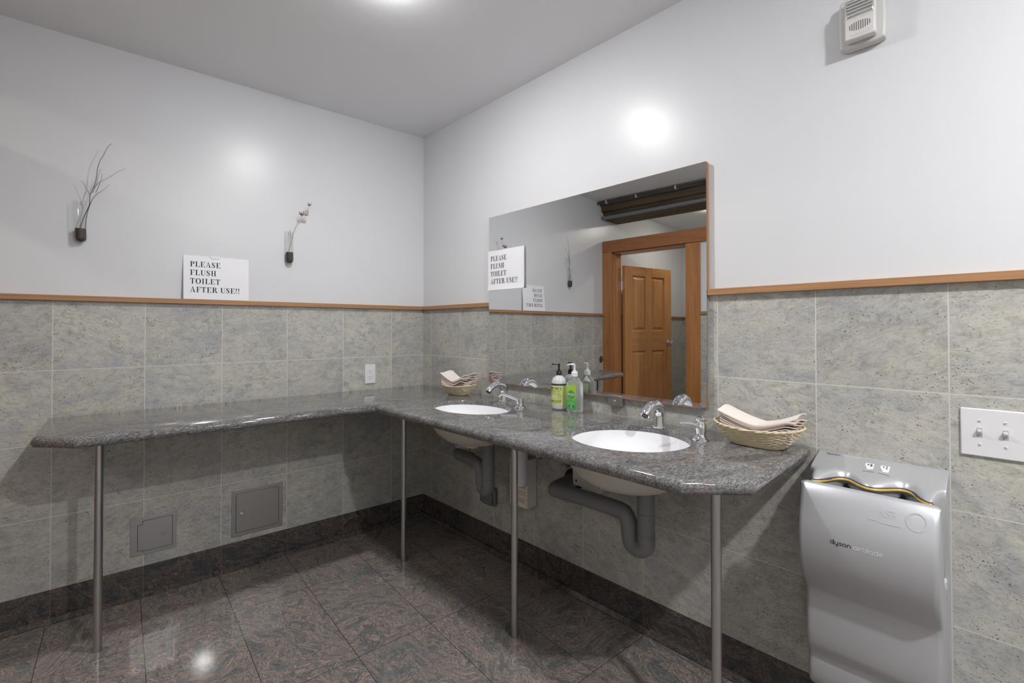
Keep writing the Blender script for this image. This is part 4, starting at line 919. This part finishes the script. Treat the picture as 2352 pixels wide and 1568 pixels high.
flat('ECOS', .0025, .074, .032, .0105, 1, .03); flat('HYPOALLERGENIC', .0025, .089, .022, .0025, 1); flat('HAND SOAP', .0025, .0685, .025, .0032, 1); flat('FREE AND CLEAR', .0025, .063, .020, .0024, 1)
flat('NATURALLY DERIVED', .0, .040, .026, .0026, 1); flat('PLANT POWERED', .0, .036, .030, .0024, 1); flat('500 ML', .0, .0175, .014, .003, 1)
for j, xx in enumerate((.012, .001, -.010)): q.add([(xx+.0042*math.cos(a), yy, .0275+.0042*math.sin(a)) for a in [2*PI*i/16 for i in range(16)]], [tuple(range(16))], 2+j)
q.build('label_print', [plain('leaf_green', srgb(44, 140, 62), .4), M['white'], plain('dot_red', srgb(150, 70, 50), .5), plain('dot_teal', srgb(120, 206, 170), .5), plain('dot_blue', srgb(50, 86, 110), .5)], t, weld=False, recalc=False)
pump(t, .157, M['white'], 1.12, .35)

# ================================================================== BASKETS AND PAPER TOWELS
def rr_ring(hx, hy, e_, n):
    out = []
    for i in range(n):
        a = 2*PI*i/n; c_, s_ = math.cos(a), math.sin(a); out.append((hx*math.copysign(abs(c_)**e_, c_), hy*math.copysign(abs(s_)**e_, s_)))
    return out
def basket(label, loc, rotz, sc=1.0):
    t = thing('wicker_basket', label, 'basket', loc, rotz, group='wicker baskets of paper towels'); t.scale = (sc, sc, sc)
    n = 144; stakes = 30; HB_ = .050
    def dims(f_): return (.078+.048*f_**.85, .046+.030*f_**.85)
    q = MB(); rows = 13
    for r_ in range(rows):
        f_ = r_/(rows-1); hx_, hy_ = dims(f_); R_ = rr_ring(hx_, hy_, .72, n)
        P = []
        for i, (x, y) in enumerate(R_):
            l_ = math.hypot(x, y); k_ = 1+.0022*math.sin(2*PI*i/n*stakes/2+(r_ % 2)*PI)/l_; P.append((x*k_, y*k_, .004+HB_*f_+.012*(abs(x)/.126)**2*f_))
        q.tube(P, .0021, 5, closed=True)
    for k_ in range(stakes):
        i = int(n*k_/stakes); P = []
        for f_ in (0, .33, .66, 1.0):
            hx_, hy_ = dims(f_); x, y = rr_ring(hx_, hy_, .72, n)[i]; P.append((x, y, .004+HB_*f_+.012*(abs(x)/.126)**2*f_))
        q.tube(P, .0016, 5)
    q.build('woven_side', M['wicker'], t, weld=False)
    q = MB()
    for ph in (0, PI):
        R_ = rr_ring(.128, .078, .72, n); P = []
        for i, (x, y) in enumerate(R_):
            a = 2*PI*i/n*16+ph; l_ = math.hypot(x, y); k_ = 1+.0022*math.cos(a)/l_; P.append((x*k_, y*k_, .056+.0022*math.sin(a)+.012*(abs(x)/.126)**2))
        q.tube(P, .0024, 5, closed=True)
    q.build('braided_rim', M['wicker'], t, weld=False)
    R_ = rr_ring(.078, .046, .72, 48); V = [(x, y, .001) for x, y in R_]+[(x, y, .004) for x, y in R_]
    q = MB().add(V, [tuple(range(48))[::-1], tuple(range(48, 96))]+[(i, (i+1) % 48, 48+(i+1) % 48, 48+i) for i in range(48)])
    ins = [(rr_ring(dims(f_)[0]-.002, dims(f_)[1]-.002, .72, 48), .004+HB_*f_) for f_ in (0, .3, .6, .95)]
    q.add([(x, y, z+.012*(abs(x)/.126)**2*((z-.004)/HB_)) for R2_, z in ins for x, y in R2_], [(j*48+i, j*48+(i+1) % 48, (j+1)*48+(i+1) % 48, (j+1)*48+i) for j in range(3) for i in range(48)])
    q.build('basket_base', M['wicker'], t)
    return t
BR = WB(2.095, .108, CT+.0005); BL = WB(.528, .108, CT+.0005)
basket('larger wicker basket holding a thick stack of paper towels by the dryer', BR, ROTB-.03)
basket('wicker basket holding folded paper towels near the room corner', BL, ROTB+.02, .86)
def towel_mesh(ln, wd_, th, amp, e_, seed, droop=0):
    rr = random.Random(seed); m_ = MB(); nu, nv = 18, 4; V = []
    for top_ in (0, 1):
        for j in range(nv+1):
            for i in range(nu+1):
                x = (i/nu-.5)*ln; ax = abs(x)/(ln/2); z = amp*ax**e_*(1+.12*math.sin(j*1.3+seed))+th*top_
                if x < 0 and droop: z -= droop*max(0, ax-.82)/.18
                V.append((x*(1-amp*.5), (j/nv-.5)*wd_, z))
    A = (nu+1)*(nv+1)
    F = [(j*(nu+1)+i, (j+1)*(nu+1)+i, (j+1)*(nu+1)+i+1, j*(nu+1)+i+1) for j in range(nv) for i in range(nu)]
    F += [(A+j*(nu+1)+i, A+j*(nu+1)+i+1, A+(j+1)*(nu+1)+i+1, A+(j+1)*(nu+1)+i) for j in range(nv) for i in range(nu)]
    for j in (0, nv): F += [(j*(nu+1)+i, j*(nu+1)+i+1, A+j*(nu+1)+i+1, A+j*(nu+1)+i) for i in range(nu)]
    for i in (0, nu): F += [(j*(nu+1)+i, (j+1)*(nu+1)+i, A+(j+1)*(nu+1)+i, A+j*(nu+1)+i) for j in range(nv)]
    return m_.add(V, F)
def towels(base, rz, N_, lab_stack, lab_top, group, grp_top=None, amp0=.030, jit=.03, ln=.232, wd_=.105, th=.0040, z0=.012, sc=1, dx=0, drift=0):
    rr = random.Random(N_); z = z0
    for i in range(N_):
        topm = i == N_-1
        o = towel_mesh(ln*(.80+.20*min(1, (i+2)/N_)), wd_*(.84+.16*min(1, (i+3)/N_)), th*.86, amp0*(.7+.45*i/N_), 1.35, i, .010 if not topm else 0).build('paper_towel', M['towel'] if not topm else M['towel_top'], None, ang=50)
        o.location = (base[0]+rr.uniform(-.002, .002)+NB.x*drift*i, base[1]+rr.uniform(-.002, .002)+NB.y*drift*i, CT+z); o.rotation_euler = (0, 0, rz+rr.uniform(-jit, jit)); z += th
        o.location += DB*dx
        tag(o, lab_top if topm else lab_stack, 'paper towel', group)
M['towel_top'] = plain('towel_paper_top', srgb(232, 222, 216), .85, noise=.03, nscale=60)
towels(BR, ROTB-.03, 13, 'folded paper towel below the top one in the basket by the dryer', 'topmost pale folded paper towel in the basket by the dryer', 'paper towels in the basket by the dryer', z0=.014, dx=.010, amp0=.036, th=.0044)
towels(BL, ROTB+.02, 14, 'folded paper towel below the top one in the basket near the corner', 'topmost folded paper towel in the basket near the corner', 'paper towels in the basket near the corner', jit=.12, amp0=.040, z0=.013, th=.0046, ln=.225, wd_=.092)
